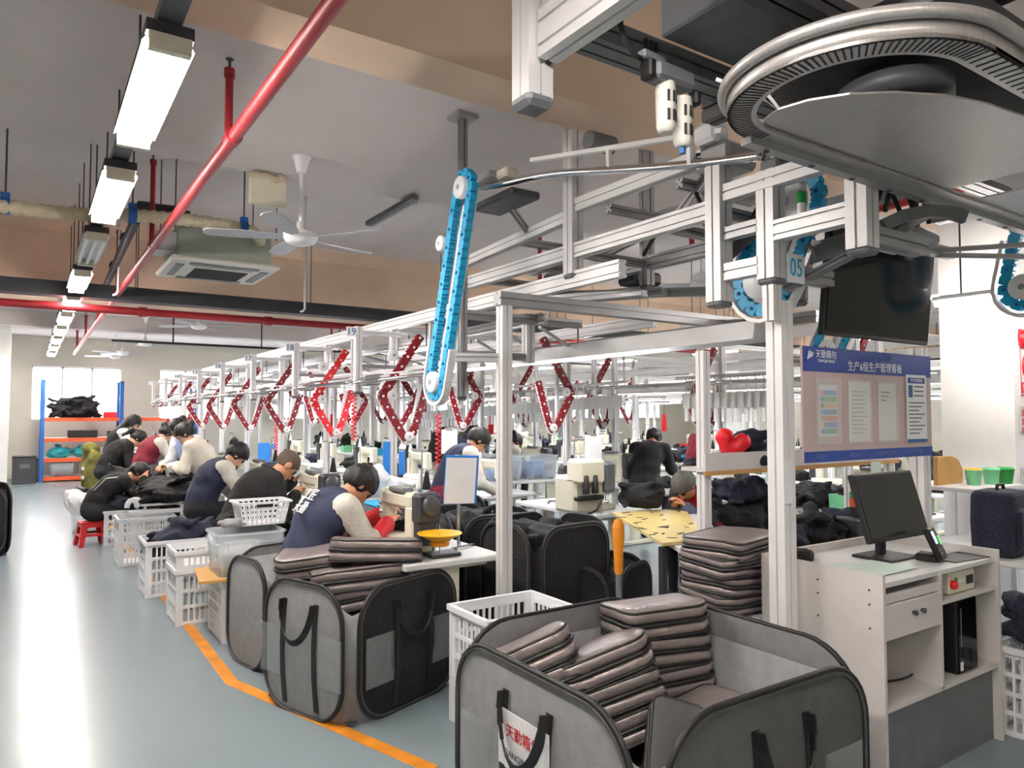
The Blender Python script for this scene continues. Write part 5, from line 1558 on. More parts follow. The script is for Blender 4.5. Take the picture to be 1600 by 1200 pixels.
# shelf unit behind the frame
su = empty('shelf_unit', (3.05, 2.72, 0), 0, 'white shelf unit with a wooden edge behind the notice board', 'shelf')
SW = 1.9
MB().alu((0.03, 0, 0), (0.03, 0, 1.95), .055).build('post', M['alu_white'], su)
MB().alu((SW, 0, 0), (SW, 0, 1.27), .05).build('post', M['alu_white'], su)
MB().alu((SW, .3, 0), (SW, .3, 1.27), .05).build('post', M['alu'], su)
for z, x_, y_ in ((1.29, -.02, .12), (.7, .3, .33)):
    MB().bb(x_, SW + .03, -.04, y_, z, z + .02).build('shelf_board', M['board_white'], su)
    MB().bb(x_, SW + .03, -.055, -.04, z - .02, z + .005).build('wood_edge', M['wood'], su)
MB().bb(-.02, SW + .03, -.055, -.04, 1.295, 1.39).build('front_fascia', M['board_white'], su)
for i, (x, y, z, s_, m_, w_) in enumerate(((3.58, 2.88, .72, (.42, .3, .26), 'navy_fab', 'lowest, at the white shelf post'), (3.58, 2.88, .93, (.4, .28, .2), 'black_fab', 'middle, at the white shelf post'), (3.58, 2.88, 1.09, (.38, .28, .16), 'navy_fab', 'topmost, at the white shelf post'),
        (3.98, 2.88, .72, (.4, .3, .3), 'navy_fab', 'left of the monitor'), (4.3, 2.88, .72, (.45, .3, .34), 'black_fab', 'behind the monitor'), (3.85, 2.88, 1.0, (.4, .28, .2), 'black_fab', 'upper one behind the monitor'), (4.72, 2.88, .72, (.5, .3, .3), 'navy_fab', 'right of the monitor'))):
    heap('garment_pile', (x, y, z), s_, 'folded dark garments on the shelf unit, ' + w_, m_, 60 + i, 14, .02, 'garments')
heap('black_bundle', (3.5, 2.76, 1.31), (.34, .2, .24), 'shiny black bundle on the shelf beside the red heart', 'navy_fab', 77, 12, .018, 'fabric')
ht = SDF(.008)
ht.cap((-.05, 0, .135), (0, 0, .03), .05, .022).cap((.05, 0, .135), (0, 0, .03), .05, .022).cap((0, 0, .1), (0, 0, .03), .04, .02)
o = link_mesh('heart_cushion', np_mesh('heart_cushion', [ht.mesh(.008, .0015, 60, 2)]), M['bright_red']); o.location = (3.30, 2.75, 1.33); o.rotation_euler = (0, .3, -.7); tag(o, 'red heart shaped cushion on the white shelf', 'cushion')
heap('black_duffel', (4.72, 2.76, 1.31), (.5, .22, .24), 'black bag resting on the shelf end by the pillar', 'black_fab', 78, 10, .02, 'bag')
o = MB().prism([(-.06, 0), (.06, .0), (.065, -.2), (.05, -.42), (-.05, -.42), (-.058, -.2)], 0, .004, facing((4.66, 2.655, 1.29), (0, -1, 0))).build('paper_strip', M['green_paper']); tag(o, 'long paper strip hanging from the shelf end', 'paper')
ob = empty('small_carton', (4.58, 2.72, .93), 0, 'small carton with an orange band below the paper strip', 'carton')
MB().rbox((0, 0, .03), (.09, .09, .06), .003).build('carton_base', M['black'], ob); MB().rbox((0, 0, .09), (.092, .092, .06), .003).build('orange_band', M['orange_steel'], ob); MB().rbox((0, 0, .14), (.09, .09, .04), .003).build('carton_top', M['green'], ob)
o = MB().rbox((4.58, 2.75, .825), (.3, .2, .2), .01).build('grey_box', M['dark_grey']); tag(o, 'dark box under the small orange banded carton', 'box')

# right edge: packing table, suitcase, crate with garments
pt = empty('packing_table', (4.72, 1.75, 0), 0, 'white packing table under the navy suitcase', 'table')
MB().rbox((.55, .4, .735), (1.1, .8, .03), .005).build('table_top', M['table_top'], pt)
for a_ in (.06, 1.04):
    for b_ in (.06, .74): MB().bar((a_, b_, 0), (a_, b_, .72), .04).build('leg', M['alu'], pt)
sc_ = empty('suitcase', (4.98, 2.05, .75), .1, 'navy fabric suitcase standing on the packing table', 'suitcase')
b = MB(); 
b.loft([[(x, y, z) for x, y in rrect(.36 - i_, .24 - i_, .06, 5)] for z, i_ in ((0, .03), (.02, 0), (.2, -.01), (.36, 0), (.385, .03), (.39, .1))]); b.build('shell', M['navy_fab'], sc_)
MB().rbox((0, -.125, .17), (.28, .04, .24), .02).build('front_pocket', M['navy_fab'], sc_)
MB().path([Vector((-.06, 0, .385)), Vector((-.05, 0, .42)), Vector((.05, 0, .42)), Vector((.06, 0, .385))], .01, 6).build('handle', M['black'], sc_)
MB().path([Vector((x, -.13, .17 + z)) for x, z in rrect(.27, .23, .03, 4)], .004, 6, True).build('zip', M['black'], sc_)
crate('slatted_crate', 4.10, 4.70, 1.22, 1.74, 0, .44, 'white slatted crate at the right edge heaped with navy cloth', rows=4)
heap('navy_cloth', (4.4, 1.48, .1), (.5, .46, .34), 'navy cloth at the bottom of the right edge crate', 'navy_fab', 85, 12, .022, 'fabric')
heap('navy_cloth', (4.38, 1.5, .40), (.62, .56, .40), 'folded navy cloth piled above the right edge crate', 'navy_fab', 86, 18, .02, 'fabric')
sh = empty('side_shelf', (5.25, 2.3, 0), 0, 'white side shelf before the pillar holding green tubs', 'shelf')
MB().rbox((.35, .25, 1.09), (.7, .5, .03), .005).build('shelf_board', M['board_white'], sh)
for a_ in (.05, .65):
    for b_ in (.05, .45): MB().bar((a_, b_, 0), (a_, b_, 1.075), .035).build('leg', M['alu_white'], sh)
for k, (xx, m_) in enumerate(((5.55, 'yellow'), (5.72, 'pale_green'), (5.85, 'green'))):
    e = empty('paint_tub', (xx, 2.45 - .04 * k, 1.105), 0, '%s tub standing on the side shelf' % ['green and yellow', 'pale green', 'dark green'][k], 'tub')
    MB().lathe([(.04, 0), (.055, .1), (.058, .1), (.058, .108), (.05, .108)], n=18).build('tub_wall', M['pale_green' if k < 2 else 'green'], e)
    MB().lathe([(.056, .108), (.05, .118), (0, .12)], n=18).build('lid', M[m_], e)
o = MB().prism([(0, 0), (.36, 0), (.36, .1), (.3, .17), (.2, .2), (0, .2)], 0, .03, facing((5.3, 2.6, 1.105), (0, -1, 0))).build('curved_board', M['wood']); tag(o, 'curved brown board leaning on the side shelf', 'board')

# pillar notices and alarm
sg = empty('no_smoking_sign', (6.09, 2.352, 1.74), 0, 'white and red prohibition sign on the pillar', 'sign')
MB().bb(0, .26, 0, .006, 0, .36).build('plate', M['paper'], sg)
bd = MB(); bd.bb(0, .26, -.002, 0, 0, .012).bb(0, .26, -.002, 0, .348, .36).bb(0, .012, -.002, 0, 0, .36).bb(.248, .26, -.002, 0, 0, .36)
bd.build('border', M['red'], sg)
MB().path([Vector((.13 + .09 * math.cos(t), -.003, .22 + .09 * math.sin(t))) for t in [i * math.pi / 16 for i in range(32)]], .009, 6, True).build('ring', M['red'], sg)
MB().bar((.07, -.003, .285), (.19, -.003, .155), .016, .004, up=(0, 1, 0)).build('slash', M['red'], sg)
ck = MB().bb(.07, .16, -.003, -.001, .21, .23).bb(.17, .18, -.003, -.001, .21, .23); ck.build('cigarette', M['black'], sg)
f_ = MB().bb(.012, .248, -.003, -.001, .02, .1).build('caption_band', M['red'], sg)
text('lettering', '禁止吸烟', .05, facing((.13, -.004, .06), (0, -1, 0)), M['white_ink'], f_)
def notice(z, lines, lab):
    e = empty('pillar_notice', (6.07, 2.352, z), 0, lab, 'notice')
    MB().bb(0, .34, 0, .004, 0, .19).build('sheet', M['board_white'], e)
    for k, l_ in enumerate(lines): text('lettering', l_, .055, facing((.02, -.001, .19 - .05 - .065 * k), (0, -1, 0)), M['red'], e, align='LEFT')
notice(1.47, ('请勿依靠', '爱护公物', '保持整洁'), 'faded red lettered notice under the prohibition sign')
notice(1.02, ('生产区域', '不得喧哗'), 'two line red lettered notice low on the pillar')
al = empty('alarm_lamp', (6.15, 2.33, 2.17), 0, 'round red alarm lamp on the pillar', 'alarm lamp')
MB().lathe([(.06, 0), (.062, -.02), (.05, -.05), (.02, -.06), (0, -.061)], (0, .03, 0), 20, 'y').build('lens', M['bright_red'], al)
mat('amber_lit', '#ffb040', .3, 0, .05, 6, emit='#ff9020', estr=2.)
MB().lathe([(.022, 0), (.015, -.012), (0, -.014)], (0, -.028, 0), 12, 'y').build('glow_window', M['amber_lit'], al)
MB().rbox((0, .018, 0), (.13, .012, .13), .004).build('back_plate', M['red'], al)
o = MB().rbox((6.12, 2.345, 2.42), (.05, .03, .07), .006).build('socket_box', M['mid_grey']); tag(o, 'small grey socket box above the alarm lamp', 'socket')
lb = empty('long_batten', (5.55, 1.3, 2.42), 0, 'long lit batten lamp beside the television', 'work light')
MB().rbox((0, .7, .03), (.05, 1.4, .04), .01).build('housing', M['white_plastic'], lb)
MB().tube((0, .02, -.01), (0, 1.38, -.01), .016, n=8).build('tube', M['tube_lit'], lb)
for yy in (.2, 1.2):
    m_ = MB(); rod(m_, 0, yy, .05, 1.78); m_.build('hanger_wire', M['steel_dark'], lb)
# ================================================================ people
mat('skin', '#c98f6c', .5, 0, .06, 18); mat('skin_pale', '#d9ab8c', .5, 0, .06, 18); mat('eye', '#1a1512', .3, 0, .1, 20); mat('lip', '#a85f52', .45, 0, .08, 20)
mat('hair', '#15120f', .5, 0, .25, 60, .4, 120, aniso=(1, 1, .25)); mat('hair_grey', '#54504c', .55, 0, .25, 60, .4, 120); mat('stubble', '#57493e', .7, 0, .15, 80)
mat('vest_navy', '#232a44', .8, 0, .12, 14, .3, 60); mat('vest_maroon', '#74142a', .8, 0, .12, 14, .3, 60); mat('fleece', '#dcd8cd', .9, 0, .08, 24, .4, 80)
mat('knit_cream', '#e6dfcf', .9, 0, .08, 24, .4, 80); mat('cuff_red', '#b9151f', .75, 0, .1, 14, .3, 60); mat('cuff_sage', '#93978a', .85, 0, .1, 14, .3, 60)
mat('hoodie', '#151516', .9, 0, .25, 12, .4, 60); mat('jeans', '#1b1c22', .85, 0, .2, 14, .3, 60); mat('shoe', '#1a1a1c', .6, 0, .1, 10); mat('apron_blue', '#8fa0c8', .8, 0, .1, 10)
mat('sleeve_dark', '#2a2226', .85, 0, .2, 30, .3, 60); mat('sleeve_print', '#4d5566', .85, 0, .5, 40, .3, 60)

def rotY(a): return Matrix.Rotation(a, 3, 'Y')
def person(loc, yaw, lab, cols, seat=.46, lean=25, hunch=20, head=30, turn=0, hands=((.42, -.14, .30), (.42, .14, .30)), stand=False, hair='short', cell=.016, group='factory workers', emblem=False, tilt=0, sc=1.07, grip=True, stripes=False):
    """body in local axes: x forward, y left, z up; loc is the floor point under the hips"""
    skin, torso, uarm, farm, leg, hairm = cols
    mats = [M[skin], M[torso], M[uarm], M[farm], M[leg], M['shoe'], M['eye'], M['lip']]
    hz = .92 if stand else seat + .09
    H = Vector((0, 0, hz))
    la, lb_ = math.radians(lean * .6), math.radians(lean)
    up1 = Vector((math.sin(la), 0, math.cos(la))); up2 = Vector((math.sin(lb_ + math.radians(hunch) * .5), 0, math.cos(lb_ + math.radians(hunch) * .5))); up3 = Vector((math.sin(lb_ + math.radians(hunch)), 0, math.cos(lb_ + math.radians(hunch))))
    waist = H + up1 * .15; chest = waist + up2 * .175; neck = chest + up3 * .165
    s = SDF(.045)
    def E(c, r, up, m):
        x = Vector((up.z, 0, -up.x)); R = [[x.x, 0, up.x], [0, 1, 0], [x.z, 0, up.z]]
        s.ell(c, r, R, m)
    E(H, (.14, .185, .12), up1, 4); E(waist, (.135, .17, .15), up2, 1); E(chest, (.145, .19, .17), up3, 1); E(chest + up3 * .1, (.11, .175, .09), up3, 1)
    s.cap(H + up1 * .04, chest, .13, .135, 1)
    SH = {}
    for sd in (-1, 1):
        sh = chest + up3 * .115 + Vector((.01, sd * .175, 0)); SH[sd] = sh
        s.cap(chest + up3 * .12 + Vector((0, sd * .07, 0)), sh, .07, .066, 1)
    s.cap(neck - up3 * .06, neck + up3 * .0, .07, .06, 1)
    # arms
    hand_info = []
    for sd, hd in ((-1, hands[0]), (1, hands[1])):
        sh = SH[sd]; wr = Vector(hd) + Vector((0, 0, hz)); a, b = .27, .245
        d = wr - sh; L = min(d.length, (a + b) * .985); d.normalize(); wr = sh + d * L
        ca = (a * a + L * L - b * b) / (2 * a * L); ang = math.acos(max(-1, min(1, ca)))
        pole = Vector((-.25, sd * .55, -1)); pole = (pole - d * pole.dot(d)).normalized()
        el = sh + d * (a * math.cos(ang)) + pole * (a * math.sin(ang))
        s.cap(sh, el, .07, .058, 2); s.cap(el, wr, .057, .04, 3)
        s.cap(wr - (wr - el).normalized() * .03, wr, .038, .038, 3)
        hand_info.append((sd, el, wr))
    # legs
    for sd in (-1, 1):
        hip = H + Vector((.02, sd * .09, -.02))
        if stand: kn = hip + Vector((.04, sd * .02, -.42)); an = kn + Vector((-.03, 0, -.42))
        else:
            kn = Vector((.42, sd * .13, hz - .02)); an = Vector((.40, sd * .13, .09))
        s.cap(hip, kn, .09, .062, 4); s.cap(kn, an, .058, .042, 4)
        s.cap(an + Vector((-.03, 0, -.045)), an + Vector((.14, sd * .02, -.055)), .038, .03, 5)
    chunks = [s.mesh(cell, .0035, 26, len(lab))]
    # head
    hp = math.radians(lean + hunch + head); hp = min(hp, math.radians(78))
    hu = Vector((math.sin(hp), 0, math.cos(hp))); hf = Vector((math.cos(hp), 0, -math.sin(hp))); hl = Vector((0, 1, 0))
    if turn:
        Rt = Matrix.Rotation(math.radians(turn), 3, hu); hf = Rt @ hf; hl = Rt @ hl
    hc = neck + up3 * .05 + hu * .105 + hf * .02
    Rh = [[hf.x, hl.x, hu.x], [hf.y, hl.y, hu.y], [hf.z, hl.z, hu.z]]
    def L_(x, y, z): return hc + hf * x + hl * y + hu * z
    h = SDF(.02)
    h.cap(neck - up3 * .05, hc - hu * .03, .052, .05, 0)
    h.ell(L_(-.01, 0, .025), (.095, .076, .09), Rh, 0); h.ell(L_(.028, 0, -.045), (.062, .058, .07), Rh, 0); h.cap(L_(.05, 0, -.095), L_(.055, 0, -.085), .026, .026, 0)
    h.cap(L_(.088, 0, .008), L_(.104, 0, -.03), .009, .014, 0)
    for sd in (-1, 1):
        h.ell(L_(-.012, sd * .076, -.012), (.02, .011, .032), Rh, 0)
        h.ell(L_(.08, sd * .031, .004), (.012, .015, .007), Rh, 6); h.cap(L_(.088, sd * .018, .024), L_(.08, sd * .048, .026), .005, .004, 6)
    h.cap(L_(.085, -.02, -.062), L_(.085, .02, -.062), .006, .006, 7)
    hcell = max(.0065, cell * .45)
    chunks.append(h.mesh(hcell))
    # hands: palm, four fingers, thumb
    for sd, el, wr in hand_info:
        d = (wr - el).normalized(); nrm = Vector((0, 0, -1)); nrm = (nrm - d * nrm.dot(d)); nrm = nrm.normalized() if nrm.length > .1 else Vector((1, 0, 0)); sidev = d.cross(nrm).normalized()
        q = SDF(.008); pc_ = wr + d * .055
        R = [[d.x, sidev.x, nrm.x], [d.y, sidev.y, nrm.y], [d.z, sidev.z, nrm.z]]
        q.cap(wr - d * .02, wr + d * .02, .027, .026, 0); q.ell(pc_, (.05, .04, .017), R, 0)
        inw = sidev if (sidev.y * sd) < 0 else -sidev
        curl = .9 if grip else .4
        for k, (off, ln) in enumerate(((.028, .07), (.01, .08), (-.009, .075), (-.027, .06))):
            p = pc_ + d * .035 + inw * off; dirc = d; seg = ln / 3
            for j in range(3):
                t_ = curl * (j + .5) * .55; dn = (d * math.cos(t_) + nrm * math.sin(t_)); e_ = p + dn * seg * 1.15
                q.cap(p, e_, .0095 - .0012 * j, .0088 - .0012 * j, 0); p = e_
        p = wr + d * .025 + inw * .03; 
        for j, (dn, ln) in enumerate((((inw * .8 + d * .6 + nrm * .2), .035), ((inw * .25 + d * .9 + nrm * .35), .032))):
            e_ = p + dn.normalized() * ln; q.cap(p, e_, .0115 - .002 * j, .0095 - .002 * j, 0); p = e_
        chunks.append(q.mesh(max(.005, cell * .4)))
    me = np_mesh('person', chunks)
    o = link_mesh('person', me, mats)
    o.location = (loc[0], loc[1], 0); o.rotation_euler = (0, 0, yaw); o.scale = (sc, sc, sc)
    tag(o, lab, 'person', group)
    # hair
    g = SDF(.02)
    th = .006 if hair == 'buzz' else .016
    g.ell(L_(-.014, 0, .03), (.095 + th, .077 + th, .09 + th), Rh)
    if hair in ('short', 'bun', 'long', 'pony', 'cap'): g.ell(L_(-.04, 0, .0), (.075 + th, .074 + th * .8, .085), Rh)
    if hair == 'bun': g.ell(L_(-.13, 0, .04), (.045, .045, .045), Rh)
    if hair == 'pony': g.cap(L_(-.1, 0, .03), L_(-.15, 0, -.03), .035, .04).cap(L_(-.15, 0, -.03), L_(-.13, 0, -.16), .04, .02)
    if hair == 'long': g.cap(L_(-.07, .03, .0), L_(-.06, .05, -.2), .06, .045).cap(L_(-.07, -.03, .0), L_(-.06, -.05, -.2), .06, .045).cap(L_(.0, .07, .0), L_(.03, .075, -.14), .03, .025).cap(L_(.0, -.07, .0), L_(.03, -.075, -.14), .03, .025)
    g.cut(L_(.085, 0, -.05), (.085, .105, .10), Rh)
    if hair != 'long': g.cut(L_(.01, 0, -.13), (.12, .2, .075), Rh)
    link_mesh('hair', np_mesh('hair', [g.mesh(max(.008, cell * .5), .0025 if hair != 'buzz' else 0, 70, 3)]), M[hairm], o)
    # collar ring
    if not hair == 'x':
        pts = [neck + up3 * -.005 + (hl * math.sin(t) * .068 if not turn else Vector((0, 1, 0)) * math.sin(t) * .068) + Vector((up3.z, 0, -up3.x)) * math.cos(t) * .066 for t in [i * math.pi / 8 for i in range(16)]]
        MB().path(pts, .014, 6, True).build('collar', M[torso if torso in ('hoodie',) else uarm if uarm != torso else torso], o)
    if emblem:
        lt = MB(); 
        bx = Vector((up3.z, 0, -up3.x))
        for k, sset in enumerate(('工匠', '天勤')):
            c_ = chest + up3 * (.07 - .09 * k) - bx * .15
            text('back_lettering', sset, .085, facing(c_, -bx, up3), M['white_ink'], o, extrude=.003)
    if stripes:
        for sd in (-1, 1):
            bx = Vector((up3.z, 0, -up3.x))
            MB().path([SH[sd] + up3 * .02 - bx * .06, chest - bx * .13 + Vector((0, sd * .12, 0)), waist - bx * .12 + Vector((0, sd * .1, 0))], .005, 6).build('jacket_piping', M['white_ink'], o)
    return o
PEOPLE = [
    person((1.45, 4.5), 0.05, 'person in a navy vest with red cuffs, hunched over the nearest sewing machine', ('skin', 'vest_navy', 'fleece', 'cuff_red', 'jeans', 'hair'), .48, 14, 26, 26, 0, ((.5, -.06, .25), (.52, .13, .28)), cell=.013, emblem=True),
    person((1.45, 6.25), .1, 'person in a black hoodie with cropped hair bending over black cloth', ('skin', 'hoodie', 'hoodie', 'hoodie', 'jeans', 'stubble'), .52, 22, 24, 14, 0, ((.42, -.1, .24), (.5, .16, .32)), hair='buzz', cell=.015),
    person((1.48, 8.0), .05, 'person in a navy vest with cream sleeves reaching across the table', ('skin_pale', 'vest_navy', 'fleece', 'cuff_sage', 'jeans', 'hair'), .5, 17, 22, 22, 0, ((.52, -.12, .24), (.5, .1, .26)), hair='bun', cell=.017),
    person((1.85, 9.5), 2.6, 'person in cream knitwear with dark hair turned away from the navy vest', ('skin_pale', 'knit_cream', 'knit_cream', 'knit_cream', 'jeans', 'hair'), .62, 12, 14, 20, 0, ((.36, -.12, .18), (.38, .1, .2)), hair='bun', cell=.018),
    person((1.9, 10.6), 3.6, 'person in a white top and navy apron looking down at cloth', ('skin', 'apron_blue', 'white_plastic', 'white_plastic', 'jeans', 'hair'), .66, 12, 12, 22, 0, ((.38, -.1, .12), (.36, .1, .12)), hair='bun', cell=.018),
    person((1.4, 11.9), .25, 'person in a maroon vest with white sleeves seen from behind', ('skin_pale', 'vest_maroon', 'fleece', 'fleece', 'jeans', 'hair'), .62, 18, 18, 22, 0, ((.48, -.12, .26), (.44, .12, .26)), hair='bun', cell=.019),
    person((1.15, 13.6), -.1, 'person with long hair in a white top working by the rack', ('skin_pale', 'black_fab', 'white_plastic', 'white_plastic', 'jeans', 'hair'), .72, 16, 14, 16, 0, ((.46, -.14, .2), (.44, .12, .24)), hair='long', cell=.02),
    person((.98, 12.4), .1, 'person in black with dark hair bending behind the black jacketed worker', ('skin_pale', 'hoodie', 'hoodie', 'hoodie', 'jeans', 'hair'), .6, 26, 20, 24, 0, ((.44, -.12, .18), (.42, .12, .18)), hair='pony', cell=.02),
    person((.70, 10.35), .05, 'person in a black jacket with white piping sitting on the red stool', ('skin', 'hoodie', 'hoodie', 'hoodie', 'jeans', 'hair'), .3, 34, 22, 10, 0, ((.5, -.12, .34), (.5, .1, .34)), hair='short', cell=.017, stripes=True),
    person((3.12, 5.75), -.15, 'person in a navy and maroon vest with cream sleeves beyond the foremost post', ('skin', 'vest_navy', 'fleece', 'fleece', 'vest_maroon', 'hair'), .46, 22, 14, 20, 0, ((.46, -.1, .04), (.42, .16, .06)), stand=True, cell=.017, sc=.95),
    person((5.0, 8.9), .15, 'person with long hair in a navy vest far behind the clear tubs', ('skin_pale', 'vest_navy', 'fleece', 'fleece', 'jeans', 'hair'), .62, 14, 14, 14, 0, ((.46, -.12, .2), (.44, .12, .2)), hair='long', cell=.02),
    person((6.4, 6.6), .5, 'person in a dark jacket with short hair behind the elderly worker', ('skin', 'hoodie', 'hoodie', 'hoodie', 'jeans', 'hair'), .62, 22, 18, 16, 0, ((.46, -.12, .2), (.44, .12, .2)), hair='short', cell=.02),
    person((5.12, 4.45), 3.3, 'person with grey hair and a red apron sewing black cloth', ('skin', 'cuff_red', 'sleeve_dark', 'sleeve_print', 'jeans', 'hair_grey'), .44, 26, 24, 10, 0, ((.44, -.08, .26), (.46, .06, .28)), hair='bun', cell=.015, sc=1.0),
]
heap('black_cloth', (4.45, 4.62, .80), (.42, .46, .3), 'black cloth held by the worker with the red apron', 'black_fab', 90, 10, .018, 'fabric')
# olive coat over a chair
ch = empty('coat_chair', (.85, 13.2, 0), .2, 'chair draped with an olive hooded coat', 'chair')
s = SDF(.06)
s.cap((0, -.16, .95), (0, .16, .95), .1, .1).cap((0, -.17, .9), (.05, -.2, .35), .1, .14).cap((0, .17, .9), (.05, .2, .35), .1, .14).ell((.02, 0, .65), (.14, .24, .36)).ell((-.02, 0, 1.06), (.12, .15, .1)).cap((.05, -.1, .3), (.05, .12, .28), .14, .14)
link_mesh('coat', np_mesh('coat', [s.mesh(.022, .008, 16, 5)]), M['olive_fab'], ch)
for a_ in (-.18, .18):
    for b_ in (-.18, .18): MB().tube((a_ + .05, b_, 0), (a_ + .05, b_, .45), .015, n=8).build('leg', M['steel_dark'], ch)
MB().rbox((.05, 0, .45), (.42, .42, .04), .01).build('seat', M['dark_grey'], ch)
for k, z in enumerate((.62, .76)): MB().box((-.13, -.02, z), (.02, .09, .05)).build('patch', M['paper'], ch)
# ================================================================ pallet rack and stores at the far wall
rk = empty('pallet_rack', (.28, 20.5, 0), 0, 'blue and orange pallet rack before the bright far window', 'rack')
for xx in (0, 1.66, 3.4):
    for yy in (0, .7):
        MB().rbox((xx, yy, 1.22), (.09, .07, 2.44), .008).build('upright', M['blue_steel'], rk)
    for z in (.4, 1.1, 1.8): MB().bar((xx, 0, z), (xx, .7, z + .3), .03).build('brace', M['blue_steel'], rk)
for z in (.08, .52, 1.0, 1.49):
    for a_, b_ in ((.05, 1.61), (1.71, 3.35)):
        for yy in (0, .7): MB().bb(a_, b_, yy - .025, yy + .025, z - .05, z + .04).build('shelf_beam', M['orange_steel'], rk)
        MB().bb(a_, b_, .03, .67, z + .02, z + .04).build('deck', M['board_white'], rk)
heap('black_strips', (.95, 20.8, 1.53), (1.15, .7, .62), 'shaggy heap of black strips on the top rack shelf', 'black_fab', 101, 40, .028, 'fabric')
for k in range(1): 
    o = MB().rbox((1.12, 20.75, 1.13), (.62, .4, .18), .01).build('black_box', M['black']); tag(o, 'flat black box under the shaggy heap on the rack', 'box')
o = MB().rbox((1.7, 20.7, 1.6), (.28, .3, .14), .01).build('red_box', M['bright_red']); tag(o, 'red box at the right end of the top rack shelf', 'box')
o = MB().rbox((1.75, 20.7, 1.12), (.2, .3, .16), .01).build('black_box', M['black']); tag(o, 'small black box at the upright of the rack', 'box')
for k, (xx, w_, m_) in enumerate(((.62, 'left', 'teal_fab'), (1.15, 'right', 'teal_fab'))):
    heap('teal_bundle', (xx, 20.75, .56), (.55, .5, .36), 'teal cloth bundle on the third rack shelf, %s one' % w_, m_, 103 + k, 12, .028, 'fabric')
heap('grey_bundle', (1.68, 20.6, .56), (.5, .5, .4), 'grey and white cloth stack beside the teal bundles', 'grey_fab', 106, 12, .028, 'fabric')
tub(.45, .95, 20.5, 21.1, .13, .3, 'clear tub on the lowest rack shelf, left one', fill='grey_fab')
tub(1.05, 1.6, 20.5, 21.1, .13, .3, 'clear tub on the lowest rack shelf, right one')
heap('teal_bundle', (2.2, 20.75, 1.03), (.6, .5, .3), 'dark bundle on the second bay of the rack', 'black_fab', 107, 12, .03, 'fabric')
for k, (xx, yy, hh) in enumerate(((-.02, 20.1, .62), (.02, 20.9, .5))):
    e = empty('dark_carton', (xx - .28, yy, 0), 0, 'dark storage carton left of the pallet rack, %s' % ['front', 'back'][k], 'carton')
    MB().rbox((.25, .25, hh / 2), (.46, .5, hh), .01).build('carton_body', M['dark_grey'], e); MB().rbox((.25, .25, hh + .01), (.48, .52, .03), .008).build('lid', M['black'], e)
    MB().bb(.16, .36, -.004, 0, hh * .6, hh * .75).build('label_patch', M['mid_grey'], e)
# shelf and bag at the left edge
ls = empty('wire_shelf', (-1.25, 8.2, 0), 0, 'white wire shelf with cloth at the left edge', 'shelf')
for xx in (0, .98):
    for yy in (0, 1.3): MB().tube((xx, yy, 0), (xx, yy, 2.0), .016, n=8).build('post', M['white_plastic'], ls)
for z in (.3, .85, 1.35, 1.75):
    for yy in [i * 1.3 / 12 for i in range(13)]: MB().tube((0, yy, z), (.98, yy, z), .005, n=5).build('wire', M['white_plastic'], ls)
    for xx in (0, .98): MB().tube((xx, 0, z), (xx, 1.3, z), .008, n=6).build('edge_wire', M['white_plastic'], ls)
for k, z in enumerate((.31, .86, 1.36)): heap('cloth_stack', (-.75, 8.85, z), (.9, 1.1, .34), ['teal cloth on the low wire shelf', 'pale cloth on the middle wire shelf', 'dark cloth on the upper wire shelf'][k], ['teal_fab', 'grey_fab', 'navy_fab'][k], 110 + k, 16, .03, 'fabric')
popup_bin((-.62, 10.3, 0), .8, .7, .8, .3, 'black fabric bin standing at the left edge of the aisle', 'black_fab', 'black_fab', False, None, pocket=False, rad=.2, dark='black_fab')

# ================================================================ hangers that ride the rails
hk = empty('clip_hanger', (0, 0, 0), 0, 'white clip hanger riding the far rail, first from the front', 'hanger', 'clip hangers on the far rail')
MB().path([Vector((0, 0, 0)), Vector((0, 0, .05)), Vector((0, .02, .075)), Vector((0, .04, .06))], .004, 5).tube((0, 0, 0), (0, 0, -.06), .005, n=5).build('hook', M['chrome'], hk)
MB().rbox((0, 0, -.12), (.12, .012, .13), .01).build('clip_plate', M['white_plastic'], hk)
MB().rbox((0, 0, -.24), (.05, .02, .12), .006).build('clip_arm', M['white_plastic'], hk)
cnt = 0
def put_hanger(x, y, z, lab, grp, rz=0.):
    global cnt
    o = hk if cnt == 0 else copy_tree(hk)
    cnt += 1
    o.location = (x, y, z); o.rotation_euler = (0, 0, rz); o['label'] = lab; o['group'] = grp
def ordn(i): return '%d%s' % (i, 'th' if 10 <= i % 100 <= 20 else {1: 'st', 2: 'nd', 3: 'rd'}.get(i % 10, 'th'))
rs = random.Random(4)
for i in range(44): put_hanger(5.05, 5.6 + .11 * i, 1.86 - .004 * i, 'white clip hanger on the far rail, %s from the front' % ordn(i + 1), 'clip hangers on the far rail', rs.uniform(-.3, .3))
for i in range(22): put_hanger(2.36, 14.4 + .12 * i, 1.82, 'white clip hanger beside the aisle rack, %s from the front' % ordn(i + 1), 'clip hangers by the rack', rs.uniform(-.3, .3))
for i in range(12): put_hanger(4.75, 3.5 + .08 * i, 1.84, 'white clip hanger behind the white shelf, %s from the front' % ordn(i + 1), 'clip hangers behind the shelf', 1.2)
hr = empty('hanger_rail_run', (5.05, 5.4, 1.94), 0, 'chrome rail carrying a dense row of white clip hangers', 'rail')
MB().tube((0, 0, 0), (0, 5.2, -.16), .014, n=8).build('rail_tube', M['chrome'], hr)
for yy in (.1, 2.6, 5.1): MB().tube((0, yy, 0), (0, yy, .42), .012, n=6).build('stay', M['alu'], hr)
hr = empty('hanger_rail_run', (2.36, 14.2, 1.9), 0, 'chrome rail of white clip hangers near the pallet rack', 'rail')
MB().tube((0, 0, 0), (0, 2.9, 0), .014, n=8).build('rail_tube', M['chrome'], hr)
